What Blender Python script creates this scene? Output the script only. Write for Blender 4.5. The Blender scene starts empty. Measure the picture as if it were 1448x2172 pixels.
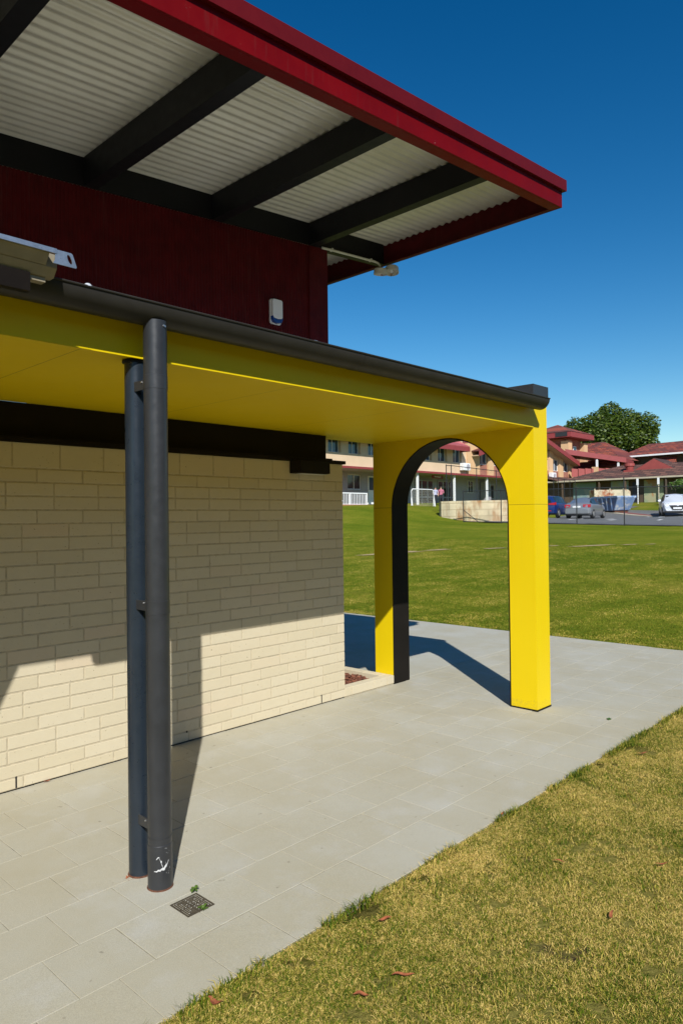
import bpy, bmesh, math, random
import numpy as np
from mathutils import Vector, Matrix, noise
random.seed(7); rng = np.random.default_rng(11)
scene = bpy.context.scene
COL = scene.collection
PI = math.pi

# ------------------------------------------------------------------ camera numbers
F_PX, YAW, PIT, ROLL = 1498.457, 0.75776, 0.00965, -0.01215
EYE = Vector((-4.69331, -4.42401, 1.63217))
fw = Vector((math.cos(YAW)*math.cos(PIT), math.sin(YAW)*math.cos(PIT), math.sin(PIT)))
rt0 = Vector((math.sin(YAW), -math.cos(YAW), 0)); up0 = rt0.cross(fw)
rt = math.cos(ROLL)*rt0 + math.sin(ROLL)*up0
up = -math.sin(ROLL)*rt0 + math.cos(ROLL)*up0

# ------------------------------------------------------------------ mesh helpers
class MB:
    def __init__(s): s.v = []; s.f = []
    def add(s, vs, fs):
        n = len(s.v); s.v += [tuple(p) for p in vs]; s.f += [tuple(i+n for i in f) for f in fs]; return s
    def box(s, x0, y0, z0, x1, y1, z1):
        v = [(x0,y0,z0),(x1,y0,z0),(x1,y1,z0),(x0,y1,z0),(x0,y0,z1),(x1,y0,z1),(x1,y1,z1),(x0,y1,z1)]
        return s.add(v, [(0,3,2,1),(4,5,6,7),(0,1,5,4),(1,2,6,5),(2,3,7,6),(3,0,4,7)])
    def hexa(s, v): return s.add(v, [(0,3,2,1),(4,5,6,7),(0,1,5,4),(1,2,6,5),(2,3,7,6),(3,0,4,7)])
    def prism(s, poly, vec):
        n = len(poly); a = [Vector(p) for p in poly]; b = [p+Vector(vec) for p in a]
        return s.add(a+b, [tuple(range(n-1,-1,-1)), tuple(range(n,2*n))] + [(i,(i+1)%n,(i+1)%n+n,i+n) for i in range(n)])
    def tube(s, pts, r, seg=10, caps=True):
        pts = [Vector(p) for p in pts]; rs = r if isinstance(r,(list,tuple)) else [r]*len(pts); rings = []
        for i,p in enumerate(pts):
            d = (pts[min(i+1,len(pts)-1)]-pts[max(i-1,0)]).normalized()
            a = d.orthogonal().normalized() if i == 0 else (a - d*a.dot(d)).normalized()
            b = d.cross(a); rings.append([p+(a*math.cos(2*PI*k/seg)+b*math.sin(2*PI*k/seg))*rs[i] for k in range(seg)])
        vs = [q for R in rings for q in R]; fs = []
        for i in range(len(pts)-1):
            for k in range(seg):
                k2 = (k+1)%seg; fs.append((i*seg+k, i*seg+k2, (i+1)*seg+k2, (i+1)*seg+k))
        if caps: fs += [tuple(range(seg-1,-1,-1)), tuple(range((len(pts)-1)*seg, len(pts)*seg))]
        return s.add(vs, fs)
    def lathe(s, prof, c, axis='z', seg=24):
        vs = []; fs = []; n = len(prof)
        for k in range(seg):
            t = 2*PI*k/seg
            for r,h in prof:
                p = (r*math.cos(t), r*math.sin(t), h)
                if axis == 'y': p = (p[0], p[2], p[1])
                if axis == 'x': p = (p[2], p[0], p[1])
                vs.append((c[0]+p[0], c[1]+p[1], c[2]+p[2]))
        for k in range(seg):
            k2 = (k+1)%seg
            for i in range(n-1): fs.append((k*n+i, k2*n+i, k2*n+i+1, k*n+i+1))
        return s.add(vs, fs)
    def build(s, name, m=None, parent=None, smooth=False, local=False, bevel=0, fixn=True):
        me = bpy.data.meshes.new(name)
        off = Vector((0,0,0))
        if parent is not None and not local:
            p = parent
            while p is not None: off = off + p.location; p = p.parent
        me.from_pydata([tuple(Vector(v)-off) for v in s.v], [], s.f); me.update()
        if fixn:
            bm = bmesh.new(); bm.from_mesh(me); bmesh.ops.recalc_face_normals(bm, faces=bm.faces); bm.to_mesh(me); bm.free()
        if smooth:
            for p in me.polygons: p.use_smooth = True
            me.set_sharp_from_angle(angle=math.radians(40))
        o = bpy.data.objects.new(name, me); COL.objects.link(o)
        if m is not None: me.materials.append(m)
        if parent is not None: o.parent = parent
        if bevel:
            b = o.modifiers.new('Bevel','BEVEL'); b.width = bevel; b.segments = 2; b.limit_method = 'ANGLE'
        return o
def npmesh(name, V, Fq, m, parent=None):
    me = bpy.data.meshes.new(name); nv = len(V); nf, k = Fq.shape
    me.vertices.add(nv); me.vertices.foreach_set('co', V.astype(np.float32).ravel())
    me.loops.add(nf*k); me.loops.foreach_set('vertex_index', Fq.astype(np.int32).ravel())
    me.polygons.add(nf); me.polygons.foreach_set('loop_start', np.arange(0, nf*k, k, dtype=np.int32))
    me.update(calc_edges=True); me.validate()
    o = bpy.data.objects.new(name, me); COL.objects.link(o); me.materials.append(m)
    if parent: o.parent = parent
    return o
def tag(o, label=None, cat=None, group=None, kind=None):
    if label: o['label'] = label
    if cat: o['category'] = cat
    if group: o['group'] = group
    if kind: o['kind'] = kind
    return o
def thing(name, label, cat, loc=(0,0,0), rz=0, group=None):
    o = bpy.data.objects.new(name, None); COL.objects.link(o); o.location = loc; o.rotation_euler = (0,0,rz)
    o.empty_display_size = .2
    return tag(o, label, cat, group)
def copy_tree(o, parent=None):
    c = o.copy(); COL.objects.link(c)
    if parent: c.parent = parent
    for ch in [k for k in bpy.data.objects if k.parent == o]: copy_tree(ch, c)
    return c

# ------------------------------------------------------------------ materials
def new_mat(name):
    m = bpy.data.materials.new(name); m.use_nodes = True; nt = m.node_tree
    return m, nt, nt.nodes['Principled BSDF']
def nd(nt, t, **kw):
    n = nt.nodes.new(t)
    for k,v in kw.items():
        if k.startswith('i_'): n.inputs[k[2:].replace('_',' ')].default_value = v
        else: setattr(n, k, v)
    return n
def pos(nt): return nd(nt,'ShaderNodeNewGeometry').outputs['Position']
def nz(nt, scale, detail=4, rough=.55, vec=None):
    n = nd(nt,'ShaderNodeTexNoise'); n.inputs['Scale'].default_value = scale; n.inputs['Detail'].default_value = detail; n.inputs['Roughness'].default_value = rough
    nt.links.new(vec if vec is not None else pos(nt), n.inputs['Vector']); return n.outputs['Fac']
def ramp(nt, fac, stops, interp='LINEAR'):
    r = nd(nt,'ShaderNodeValToRGB'); r.color_ramp.interpolation = interp; e = r.color_ramp.elements
    while len(e) < len(stops): e.new(.5)
    for i,(p,c) in enumerate(stops): e[i].position = p; e[i].color = (*c,1) if len(c)==3 else c
    nt.links.new(fac, r.inputs['Fac']); return r.outputs['Color']
def mixc(nt, fac, a, b, bt='MIX'):
    n = nd(nt,'ShaderNodeMix', data_type='RGBA', blend_type=bt)
    for sock,val in ((n.inputs[0],fac),(n.inputs[6],a),(n.inputs[7],b)):
        if isinstance(val,(int,float)): sock.default_value = val
        elif isinstance(val,tuple): sock.default_value = (*val,1)
        else: nt.links.new(val, sock)
    return n.outputs[2]
def math_(nt, op, a, b=None, c=None):
    n = nd(nt,'ShaderNodeMath', operation=op)
    for i,v in enumerate((a,b,c)):
        if v is None: continue
        if isinstance(v,(int,float)): n.inputs[i].default_value = v
        else: nt.links.new(v, n.inputs[i])
    return n.outputs[0]
def bump(nt, b, h, strength=.3, dist=.01):
    n = nd(nt,'ShaderNodeBump'); n.inputs['Strength'].default_value = strength; n.inputs['Distance'].default_value = dist
    nt.links.new(h, n.inputs['Height']); nt.links.new(n.outputs['Normal'], b.inputs['Normal'])
def pbr(name, col, rough=.6, metal=0, var=.08, vs=2.0, bmp=0, bs=60, spec=.5, isl=0, dist=.004, hi=None, rvar=.1):
    m, nt, b = new_mat(name)
    b.inputs['Roughness'].default_value = rough; b.inputs['Metallic'].default_value = metal; b.inputs['Specular IOR Level'].default_value = spec
    c0 = tuple(max(0,x*(1-var)) for x in col); c1 = hi or tuple(min(1,x*(1+var)) for x in col)
    c = ramp(nt, nz(nt, vs, 6, .62), [(.3,c0),(.7,c1)])
    if isl:
        g = nd(nt,'ShaderNodeNewGeometry').outputs['Random Per Island']
        k = math_(nt,'MULTIPLY_ADD', g, isl, 1-isl/2)
        n = nd(nt,'ShaderNodeMix', data_type='RGBA', blend_type='MULTIPLY'); n.inputs[0].default_value = 1
        nt.links.new(c, n.inputs[6]); cc = nd(nt,'ShaderNodeCombineColor')
        for i in range(3): nt.links.new(k, cc.inputs[i])
        nt.links.new(cc.outputs[0], n.inputs[7]); c = n.outputs[2]
    nt.links.new(c, b.inputs['Base Color'])
    if rvar:
        r = math_(nt,'MULTIPLY_ADD', nz(nt, vs*4, 5), rvar*2, rough-rvar); nt.links.new(r, b.inputs['Roughness'])
    if bmp: bump(nt, b, nz(nt, bs, 5), bmp, dist)
    return m

YEL = (.70,.56,.008)
def yellow_mat(name, jx=None, jz=None, rough=.42):
    m, nt, b = new_mat(name)
    c = ramp(nt, nz(nt, 1.3, 5), [(.3,(.705,.508,.0035)),(.7,(.74,.537,.0045))])
    # fine dust specks and rain streak marks
    sep = nd(nt,'ShaderNodeSeparateXYZ'); nt.links.new(pos(nt), sep.inputs[0])
    mp = nd(nt,'ShaderNodeMapping'); mp.inputs['Scale'].default_value = (26,26,1.1); nt.links.new(pos(nt), mp.inputs[0])
    st = ramp(nt, nz(nt, 1, 4, .6, mp.outputs[0]), [(.56,(0,0,0)),(.78,(.10,.10,.10))])
    c = mixc(nt, st, c, (.52,.41,.05))
    sp = ramp(nt, nz(nt, 90, 2), [(.73,(0,0,0)),(.77,(.45,.45,.45))])
    c = mixc(nt, sp, c, (.45,.36,.05))
    ft = math_(nt,'MULTIPLY', math_(nt,'LESS_THAN', sep.outputs[2], math_(nt,'MULTIPLY', nz(nt, 11, 5, .7), .16)), ramp(nt, nz(nt, 60, 4, .7), [(.45,(0,0,0)),(.62,(.26,.26,.26))]))
    c = mixc(nt, ft, c, (.33,.26,.06))
    lines = None
    for ax, vals in ((0, jx or []), (2, jz or [])):
        for v in vals:
            d = math_(nt,'COMPARE', sep.outputs[ax], v, .0022)
            lines = d if lines is None else math_(nt,'MAXIMUM', lines, d)
    if lines is not None: c = mixc(nt, math_(nt,'MULTIPLY', lines, .75), c, (.16,.11,.01))
    nt.links.new(c, b.inputs['Base Color']); b.inputs['Roughness'].default_value = rough
    r = math_(nt,'MULTIPLY_ADD', nz(nt, 7, 5), .2, rough-.1); nt.links.new(r, b.inputs['Roughness'])
    b.inputs['Specular IOR Level'].default_value = .2
    bump(nt, b, nz(nt, 2.2, 3), .09, .02)
    return m
M = {}
M['yellow'] = yellow_mat('yellow_paint')
M['yellow_soffit'] = yellow_mat('yellow_soffit_paint', jx=[-6.8,-5.6,-4.4,-3.245,-1.97,-.82,.36])
M['yellow_arch'] = yellow_mat('yellow_arch_paint', jz=[1.735])
M['dark_steel'] = pbr('dark_steel', (.008,.008,.009), .5, spec=.2, var=.15, vs=5, rvar=.12)
M['charcoal'] = pbr('charcoal_metal', (.028,.029,.031), .36, var=.14, vs=6, rvar=.14, bmp=.04, bs=8)
M['gutter'] = pbr('gutter_metal', (.030,.027,.023), .45, spec=.25, var=.16, vs=6, rvar=.14, bmp=.04, bs=6)
M['blue_grey'] = pbr('blue_grey_steel', (.015,.022,.031), .30, var=.12, vs=6, rvar=.1)
M['black_lining'] = pbr('black_lining', (.013,.011,.009), .55, spec=.08, var=.2, vs=3, rvar=.12)
M['brown_beam'] = pbr('brown_steel', (.0085,.0055,.0035), .6, spec=.15, var=.2, vs=4)
M['deck'] = pbr('zinc_roof_sheet', (.66,.65,.60), .38, metal=.35, var=.08, vs=2, bmp=.3, bs=9, dist=.02)
M['red'] = pbr('deep_red_paint', (.135,.0008,.0018), .5, spec=.12, var=.12, vs=4, rvar=.12)
def chipped(m):
    nt = m.node_tree; b = nt.nodes['Principled BSDF']; old = b.inputs['Base Color'].links[0].from_socket
    k = math_(nt,'MULTIPLY', ramp(nt, nz(nt, 38, 4, .75), [(.70,(0,0,0)),(.72,(1,1,1))]), ramp(nt, nz(nt, 2.6, 3), [(.52,(0,0,0)),(.60,(1,1,1))]))
    mp = nd(nt,'ShaderNodeMapping'); mp.inputs['Scale'].default_value = (30,30,2.2); nt.links.new(pos(nt), mp.inputs[0])
    st = ramp(nt, nz(nt, 1, 4, .6, mp.outputs[0]), [(.58,(0,0,0)),(.75,(.30,.30,.30))])
    c = mixc(nt, st, old, (.10,.035,.03)); c = mixc(nt, math_(nt,'MULTIPLY', k, .8), c, (.45,.30,.27)); nt.links.new(c, b.inputs['Base Color'])
chipped(M['red'])
M['red_flash'] = pbr('red_flashing', (.105,.004,.006), .5, spec=.15, var=.1, vs=5)
M['cladding'] = pbr('red_cladding', (.068,.003,.004), .6, spec=.15, var=.25, vs=9, rvar=.14)
chipped(M['cladding'])
M['galv'] = pbr('galvanised_steel', (.42,.45,.48), .32, metal=.75, var=.2, vs=30, rvar=.12)
M['tan'] = pbr('bounce_tan_steel', (.26,.22,.15), .5, var=.2, vs=9, rvar=.1)  # tan puts warm bounce light into the colour of the galvanised pan
M['white_plastic'] = pbr('white_plastic', (.72,.72,.74), .35, var=.04)
M['cream_plastic'] = pbr('cream_plastic', (.62,.60,.52), .4, var=.06)
M['blue_plastic'] = pbr('blue_plastic', (.012,.05,.24), .25, var=.1)
M['lens'] = pbr('lens_plastic', (.5,.52,.56), .12, var=.1)
M['rust'] = pbr('rust', (.11,.042,.02), .9, var=.5, vs=80)
M['scuff'] = pbr('bare_scuffed_coat', (.55,.55,.54), .8, var=.25, vs=90)
M['black'] = pbr('black_rubber', (.012,.012,.013), .7, var=.1)
M['mortar_dark'] = pbr('dark_gap', (.03,.026,.02), .9, var=.2)
M['bolt'] = pbr('zinc_bolt', (.5,.5,.5), .3, metal=.8)

def roof_sheet_mat():
    m, nt, b = new_mat('corrugated_sheet')
    c = ramp(nt, nz(nt, 2.5, 6, .65), [(.28,(.60,.565,.47)),(.72,(.74,.71,.61))])
    mp = nd(nt,'ShaderNodeMapping'); mp.inputs['Scale'].default_value = (.6,14,1); nt.links.new(pos(nt), mp.inputs[0])
    c = mixc(nt, ramp(nt, nz(nt, 1, 3, .6, mp.outputs[0]), [(.5,(0,0,0)),(.75,(.22,.22,.22))]), c, (.36,.33,.26))
    nt.links.new(c, b.inputs['Base Color']); b.inputs['Roughness'].default_value = .38
    b.inputs['Metallic'].default_value = .25
    return m
M['sheet'] = roof_sheet_mat()

def block_mat():
    m, nt, b = new_mat('cream_block')
    g = nd(nt,'ShaderNodeNewGeometry').outputs['Random Per Island']
    base = ramp(nt, g, [(0,(0.535,0.4656,0.3213)),(.35,(0.56,0.4877,0.3394)),(.8,(0.577,0.5069,0.362)),(.93,(0.575,0.4944,0.3439)),(1,(0.58,0.48,0.3394))])
    base = mixc(nt, ramp(nt, nz(nt, 14, 6, .7), [(.35,(0,0,0)),(.75,(0.3,0.288,0.2715))]), base, (0.49,0.4128,0.276))
    pit = ramp(nt, nz(nt, 75, 3, .5), [(.66,(0,0,0)),(.70,(1,1,1))])
    big = ramp(nt, nz(nt, 22, 2, .5), [(.48,(0,0,0)),(.60,(1,1,1))])
    pit = math_(nt,'MULTIPLY', pit, big)
    base = mixc(nt, math_(nt,'MULTIPLY', pit, .8), base, (.16,.11,.06))
    nt.links.new(base, b.inputs['Base Color']); b.inputs['Roughness'].default_value = .92; b.inputs['Specular IOR Level'].default_value = .2
    h = math_(nt,'SUBTRACT', nz(nt, 60, 6, .7), math_(nt,'MULTIPLY', pit, .8))
    bump(nt, b, h, .28, .004)
    return m
M['block'] = block_mat()
M['mortar'] = pbr('mortar', (0.455,0.3888,0.267), .95, var=.18, vs=25, bmp=.3, bs=150)

def paver_mat(name, isl, a, b_, c_):
    m, nt, b = new_mat(name)
    g = nd(nt,'ShaderNodeNewGeometry').outputs['Random Per Island']
    base = ramp(nt, g, [(0,a),(.5,b_),(1,c_)]) if isl else ramp(nt, nz(nt, .7, 4), [(.3,a),(.5,b_),(.7,c_)])
    cl = nz(nt, 1.1, 7, .68)
    base = mixc(nt, ramp(nt, cl, [(.36,(0,0,0)),(.66,(.75,.75,.75))]), base, (.37,.33,.225))
    bl = ramp(nt, nz(nt, 3.3, 5, .6), [(.54,(0,0,0)),(.72,(.5,.5,.5))])
    base = mixc(nt, bl, base, (.45,.435,.385))
    sp = ramp(nt, nz(nt, 17, 2, .5), [(.715,(0,0,0)),(.755,(.55,.55,.55))])
    base = mixc(nt, sp, base, (.15,.13,.09))
    fine = ramp(nt, nz(nt, 260, 3, .6), [(.35,(.86,.86,.86)),(.65,(1.08,1.08,1.08))])
    base = mixc(nt, 1.0, base, fine, 'MULTIPLY')
    nt.links.new(base, b.inputs['Base Color'])
    r = math_(nt,'MULTIPLY_ADD', nz(nt, 3, 5), .25, .62); nt.links.new(r, b.inputs['Roughness'])
    b.inputs['Specular IOR Level'].default_value = .35
    bump(nt, b, nz(nt, 180, 5, .6), .22, .0025)
    return m
M['paver'] = paver_mat('concrete_paver', True, (0.4074,0.379,0.2926), (0.42,0.3962,0.3155), (0.4274,0.4082,0.3345))
M['slab'] = paver_mat('concrete_slab', False, (0.4043,0.3931,0.3231), (0.42,0.4082,0.3421), (0.4357,0.4234,0.3611))
M['joint_sand'] = pbr('joint_sand', (0.235,0.2093,0.1493), .95, var=.65, vs=11, bmp=.3, bs=200)

def lawn_mat():
    m, nt, b = new_mat('lawn_turf')
    P = pos(nt)
    n1 = nz(nt, .16, 5, .6); n2 = nz(nt, .9, 6, .65); n3 = nz(nt, 7, 6, .75)
    mp = nd(nt,'ShaderNodeMapping'); mp.inputs['Scale'].default_value = (.55,.16,.3); mp.inputs['Rotation'].default_value = (0,0,.15)
    nt.links.new(P, mp.inputs[0]); n4 = nz(nt, 1, 5, .6, mp.outputs[0])
    f = math_(nt,'MULTIPLY_ADD', n1, .5, math_(nt,'MULTIPLY_ADD', n2, .3, math_(nt,'MULTIPLY', n4, .45)))
    c = ramp(nt, f, [(.38,(.074,.112,.008)),(.54,(.112,.148,.011)),(.66,(.160,.178,.017)),(.80,(.24,.21,.035))])
    c = mixc(nt, 1.0, c, ramp(nt, n3, [(.25,(.70,.72,.64)),(.5,(1,1,1)),(.75,(1.28,1.25,1.2))]), 'MULTIPLY')
    fb = nz(nt, 45, 4, .8)
    c = mixc(nt, 1.0, c, ramp(nt, fb, [(.3,(.75,.75,.7)),(.7,(1.22,1.2,1.15))]), 'MULTIPLY')
    soil = ramp(nt, nz(nt, 2.1, 6, .7), [(.60,(0,0,0)),(.68,(1,1,1))])
    sep = nd(nt,'ShaderNodeSeparateXYZ'); nt.links.new(P, sep.inputs[0])
    near = math_(nt,'LESS_THAN', sep.outputs[0], 4.0)
    thatch = mixc(nt, soil, mixc(nt, ramp(nt, nz(nt, 40, 5, .75), [(.35,(0,0,0)),(.65,(1,1,1))]), (.135,.125,.026), (.25,.205,.058)), (.066,.045,.028))
    c = mixc(nt, math_(nt,'MULTIPLY', near, .92), c, thatch)
    nt.links.new(c, b.inputs['Base Color']); b.inputs['Roughness'].default_value = 1; b.inputs['Specular IOR Level'].default_value = .02
    h = math_(nt,'MULTIPLY_ADD', nz(nt, 30, 5, .8), .5, n3)
    bump(nt, b, h, .8, .05)
    return m
M['lawn'] = lawn_mat()
def blade_mat(name, dry, ga=.85):
    m, nt, b = new_mat(name)
    g = nd(nt,'ShaderNodeNewGeometry').outputs['Random Per Island']
    patch = math_(nt,'MULTIPLY_ADD', nz(nt, 1.3, 3, .6), .62, math_(nt,'MULTIPLY', nz(nt, 7.5, 4, .65), .38))
    f = math_(nt,'ADD', math_(nt,'ADD', math_(nt,'MULTIPLY', g, ga), (.85-ga)/2), math_(nt,'MULTIPLY_ADD', patch, 1.9, -.95+dry))
    c = ramp(nt, f, [(.0,(.055,.105,.006)),(.34,(.135,.18,.011)),(.5,(.28,.26,.028)),(.66,(.52,.39,.085)),(1,(.76,.56,.18))])
    nt.links.new(c, b.inputs['Base Color']); b.inputs['Roughness'].default_value = .7; b.inputs['Specular IOR Level'].default_value = .12
    t = nd(nt,'ShaderNodeBsdfTranslucent'); nt.links.new(c, t.inputs['Color'])
    mx = nd(nt,'ShaderNodeMixShader'); mx.inputs[0].default_value = .25
    out = nt.nodes['Material Output']; nt.links.new(b.outputs[0], mx.inputs[1]); nt.links.new(t.outputs[0], mx.inputs[2]); nt.links.new(mx.outputs[0], out.inputs['Surface'])
    return m
M['blade'] = blade_mat('grass_blade', .19, 1.05)
M['blade_turf'] = blade_mat('turf_blade', -.03, .42)
M['blade_far'] = blade_mat('grass_blade_far', -.06)
def leafy(name, stops):
    m, nt, b = new_mat(name)
    g = nd(nt,'ShaderNodeNewGeometry').outputs['Random Per Island']
    c = ramp(nt, math_(nt,'MULTIPLY_ADD', g, .6, math_(nt,'MULTIPLY', nz(nt, .9, 3), .4)), stops)
    nt.links.new(c, b.inputs['Base Color']); b.inputs['Roughness'].default_value = .5
    t = nd(nt,'ShaderNodeBsdfTranslucent'); nt.links.new(c, t.inputs['Color'])
    mx = nd(nt,'ShaderNodeMixShader'); mx.inputs[0].default_value = .3
    out = nt.nodes['Material Output']; nt.links.new(b.outputs[0], mx.inputs[1]); nt.links.new(t.outputs[0], mx.inputs[2]); nt.links.new(mx.outputs[0], out.inputs['Surface'])
    return m
M['leaf'] = leafy('tree_leaf', [(.15,(.018,.042,.003)),(.5,(.060,.105,.006)),(.85,(.145,.19,.014))])
M['weed'] = leafy('weed_leaf', [(.2,(.05,.11,.015)),(.8,(.12,.20,.03))])
M['bark'] = pbr('bark', (.09,.065,.045), .9, var=.3, vs=6)
M['dead_leaf'] = pbr('dead_leaf', (.27,.085,.036), .7, var=.5, vs=38, spec=.2)
M['mulch'] = pbr('bark_mulch', (.16,.055,.028), .85, var=.5, vs=60, isl=1.0)
M['sand'] = pbr('sand', (.33,.245,.12), .95, var=.2, vs=3, bmp=.4, bs=12)
M['asphalt'] = pbr('asphalt', (.135,.135,.13), .85, var=.18, vs=1.2, bmp=.2, bs=80)
M['line_white'] = pbr('line_paint', (.62,.62,.6), .8, var=.15, vs=9)
M['kerb'] = pbr('kerb_concrete', (.46,.40,.29), .9, var=.12)
M['kerb_red'] = pbr('red_paving', (.22,.06,.05), .9, var=.15)
# background building materials
M['render'] = pbr('cream_render', (0.64,0.4704,0.3077), .85, var=.06, vs=.8)
M['peach'] = pbr('peach_render', (0.62,0.3936,0.2082), .85, var=.07, vs=.8)
M['lilac'] = pbr('lilac_wall', (.36,.335,.36), .85, var=.06)
M['red_trim'] = pbr('brick_red_trim', (.26,.042,.042), .55, var=.08)
M['red_roof'] = pbr('faded_red_metal', (.36,.085,.085), .55, var=.08)
M['maroon'] = pbr('maroon_panel', (.30,.06,.05), .6, var=.12)
M['white_paint'] = pbr('white_paint', (.78,.78,.77), .5, var=.04)
M['soffit_tan'] = pbr('tan_soffit', (.40,.30,.19), .8, var=.05)
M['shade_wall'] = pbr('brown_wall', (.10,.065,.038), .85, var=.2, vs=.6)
M['navy_door'] = pbr('navy_door', (.022,.026,.045), .4, var=.1)
M['paving_red'] = pbr('terracotta_paving', (.42,.17,.10), .85, var=.12)
def glass_mat(name, col, rough=.06):
    m, nt, b = new_mat(name); b.inputs['Base Color'].default_value = (*col,1); b.inputs['Roughness'].default_value = rough
    b.inputs['Specular IOR Level'].default_value = .9; b.inputs['IOR'].default_value = 1.5
    bump(nt, b, nz(nt, .8, 2), .08, .05); return m
M['glass'] = glass_mat('window_glass', (.022,.065,.105))
M['glass_dark'] = glass_mat('dark_glass', (.012,.013,.014))
M['car_glass'] = pbr('car_glass', (.012,.022,.026), .12, spec=.3, var=.1)
def tex_brick(name, c1, c2, mortar, sx=.24, sz=.086, plane='xz', ms=.012):
    m, nt, b = new_mat(name); sep = nd(nt,'ShaderNodeSeparateXYZ'); nt.links.new(pos(nt), sep.inputs[0])
    cb = nd(nt,'ShaderNodeCombineXYZ'); a = {'x':0,'y':1,'z':2}
    nt.links.new(sep.outputs[a[plane[0]]], cb.inputs[0]); nt.links.new(sep.outputs[a[plane[1]]], cb.inputs[1])
    br = nd(nt,'ShaderNodeTexBrick'); nt.links.new(cb.outputs[0], br.inputs['Vector'])
    br.inputs['Scale'].default_value = 1; br.inputs['Brick Width'].default_value = sx; br.inputs['Row Height'].default_value = sz
    br.inputs['Mortar Size'].default_value = ms; br.inputs['Color1'].default_value = (*c1,1); br.inputs['Color2'].default_value = (*c2,1); br.inputs['Mortar'].default_value = (*mortar,1)
    c = mixc(nt, 1.0, br.outputs['Color'], ramp(nt, nz(nt, 1.5, 5), [(.3,(.8,.8,.8)),(.7,(1.2,1.2,1.2))]), 'MULTIPLY')
    nt.links.new(c, b.inputs['Base Color']); b.inputs['Roughness'].default_value = .9
    bump(nt, b, br.outputs['Fac'], -.3, .01); return m
M['red_brick'] = tex_brick('red_brick', (.33,.09,.05), (.26,.07,.042), (.36,.22,.16))
def tile_mat(name, cols, plane):
    m, nt, b = new_mat(name); sep = nd(nt,'ShaderNodeSeparateXYZ'); nt.links.new(pos(nt), sep.inputs[0])
    cb = nd(nt,'ShaderNodeCombineXYZ'); a = {'x':0,'y':1,'z':2}
    nt.links.new(sep.outputs[a[plane[0]]], cb.inputs[0]); nt.links.new(sep.outputs[2], cb.inputs[1])
    br = nd(nt,'ShaderNodeTexBrick'); nt.links.new(cb.outputs[0], br.inputs['Vector']); br.inputs['Scale'].default_value = 1
    br.inputs['Brick Width'].default_value = .62; br.inputs['Row Height'].default_value = .17; br.inputs['Mortar Size'].default_value = .022
    br.inputs['Color1'].default_value = (0,0,0,1); br.inputs['Color2'].default_value = (1,1,1,1); br.inputs['Mortar'].default_value = (0,0,0,1)
    f = math_(nt,'MULTIPLY_ADD', br.outputs['Color'], .55, math_(nt,'MULTIPLY', nz(nt, .9, 6, .75), .45))
    c = ramp(nt, f, cols); c = mixc(nt, br.outputs['Fac'], c, tuple(x*.35 for x in cols[0][1]))
    nt.links.new(c, b.inputs['Base Color']); b.inputs['Roughness'].default_value = .85; bump(nt, b, br.outputs['Fac'], -.6, .03); return m
RT = [(.12,(.07,.025,.022)),(.36,(.20,.040,.030)),(.6,(.36,.082,.042)),(.72,(.13,.045,.036)),(.9,(.26,.07,.045))]
BT = [(.15,(.055,.030,.024)),(.42,(.12,.052,.038)),(.62,(.19,.085,.058)),(.75,(.075,.042,.032)),(.95,(.15,.075,.05))]
M['tile_red_x'] = tile_mat('red_roof_tile_x', RT, 'x'); M['tile_red_y'] = tile_mat('red_roof_tile_y', RT, 'y')
M['tile_brown_y'] = tile_mat('brown_roof_tile_y', BT, 'y')
def limestone():
    m = tex_brick('limestone_block', (.56,.46,.29), (.62,.52,.34), (.36,.28,.16), .8, .34, 'yz', .014)
    nt = m.node_tree; b = nt.nodes['Principled BSDF']; old = b.inputs['Base Color'].links[0].from_socket
    mp = nd(nt,'ShaderNodeMapping'); mp.inputs['Scale'].default_value = (1.6,1.6,.55); nt.links.new(pos(nt), mp.inputs[0])
    st = ramp(nt, nz(nt, 1, 5, .65, mp.outputs[0]), [(.50,(0,0,0)),(.64,(.9,.9,.9))])
    c = mixc(nt, st, old, (.36,.17,.06)); nt.links.new(c, b.inputs['Base Color']); return m
M['limestone'] = limestone()
def worn(name, col, rustc, lo=.56, hi=.66, sc=1.4, rough=.6):
    m, nt, b = new_mat(name)
    f = ramp(nt, nz(nt, sc, 7, .72), [(lo,(0,0,0)),(hi,(1,1,1))])
    base = ramp(nt, nz(nt, sc*3, 5, .7), [(.3,tuple(x*.75 for x in col)),(.7,tuple(min(1,x*1.25) for x in col))])
    nt.links.new(mixc(nt, f, base, rustc), b.inputs['Base Color']); b.inputs['Roughness'].default_value = rough; return m
M['skip_blue'] = worn('worn_blue_paint', (.17,.28,.48), (.56,.57,.54), .50, .60, 2.6)
M['skip_dark'] = worn('worn_dark_blue', (.11,.17,.32), (.19,.08,.05), .58, .66, 2.0)
M['rusty_cream'] = worn('rusted_cream_paint', (.58,.50,.33), (.34,.10,.03), .50, .58, 1.0)
def mural(name, cols, seed):
    m, nt, b = new_mat(name); mp = nd(nt,'ShaderNodeMapping'); mp.inputs['Location'].default_value = (seed,seed*2,seed*.7); nt.links.new(pos(nt), mp.inputs[0])
    c = ramp(nt, nz(nt, .9, 3, .5, mp.outputs[0]), [(.3+.4*i/(len(cols)-1),c) for i,c in enumerate(cols)], 'CONSTANT'); nt.links.new(c, b.inputs['Base Color']); b.inputs['Roughness'].default_value = .7; return m
M['mural_a'] = mural('mural_teal', [(.20,.30,.30),(.30,.36,.33),(.36,.36,.22),(.22,.32,.36)], 3.1)
M['mural_b'] = mural('mural_green', [(.30,.34,.20),(.40,.38,.22),(.42,.24,.10),(.26,.36,.34)], 8.4)
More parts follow.
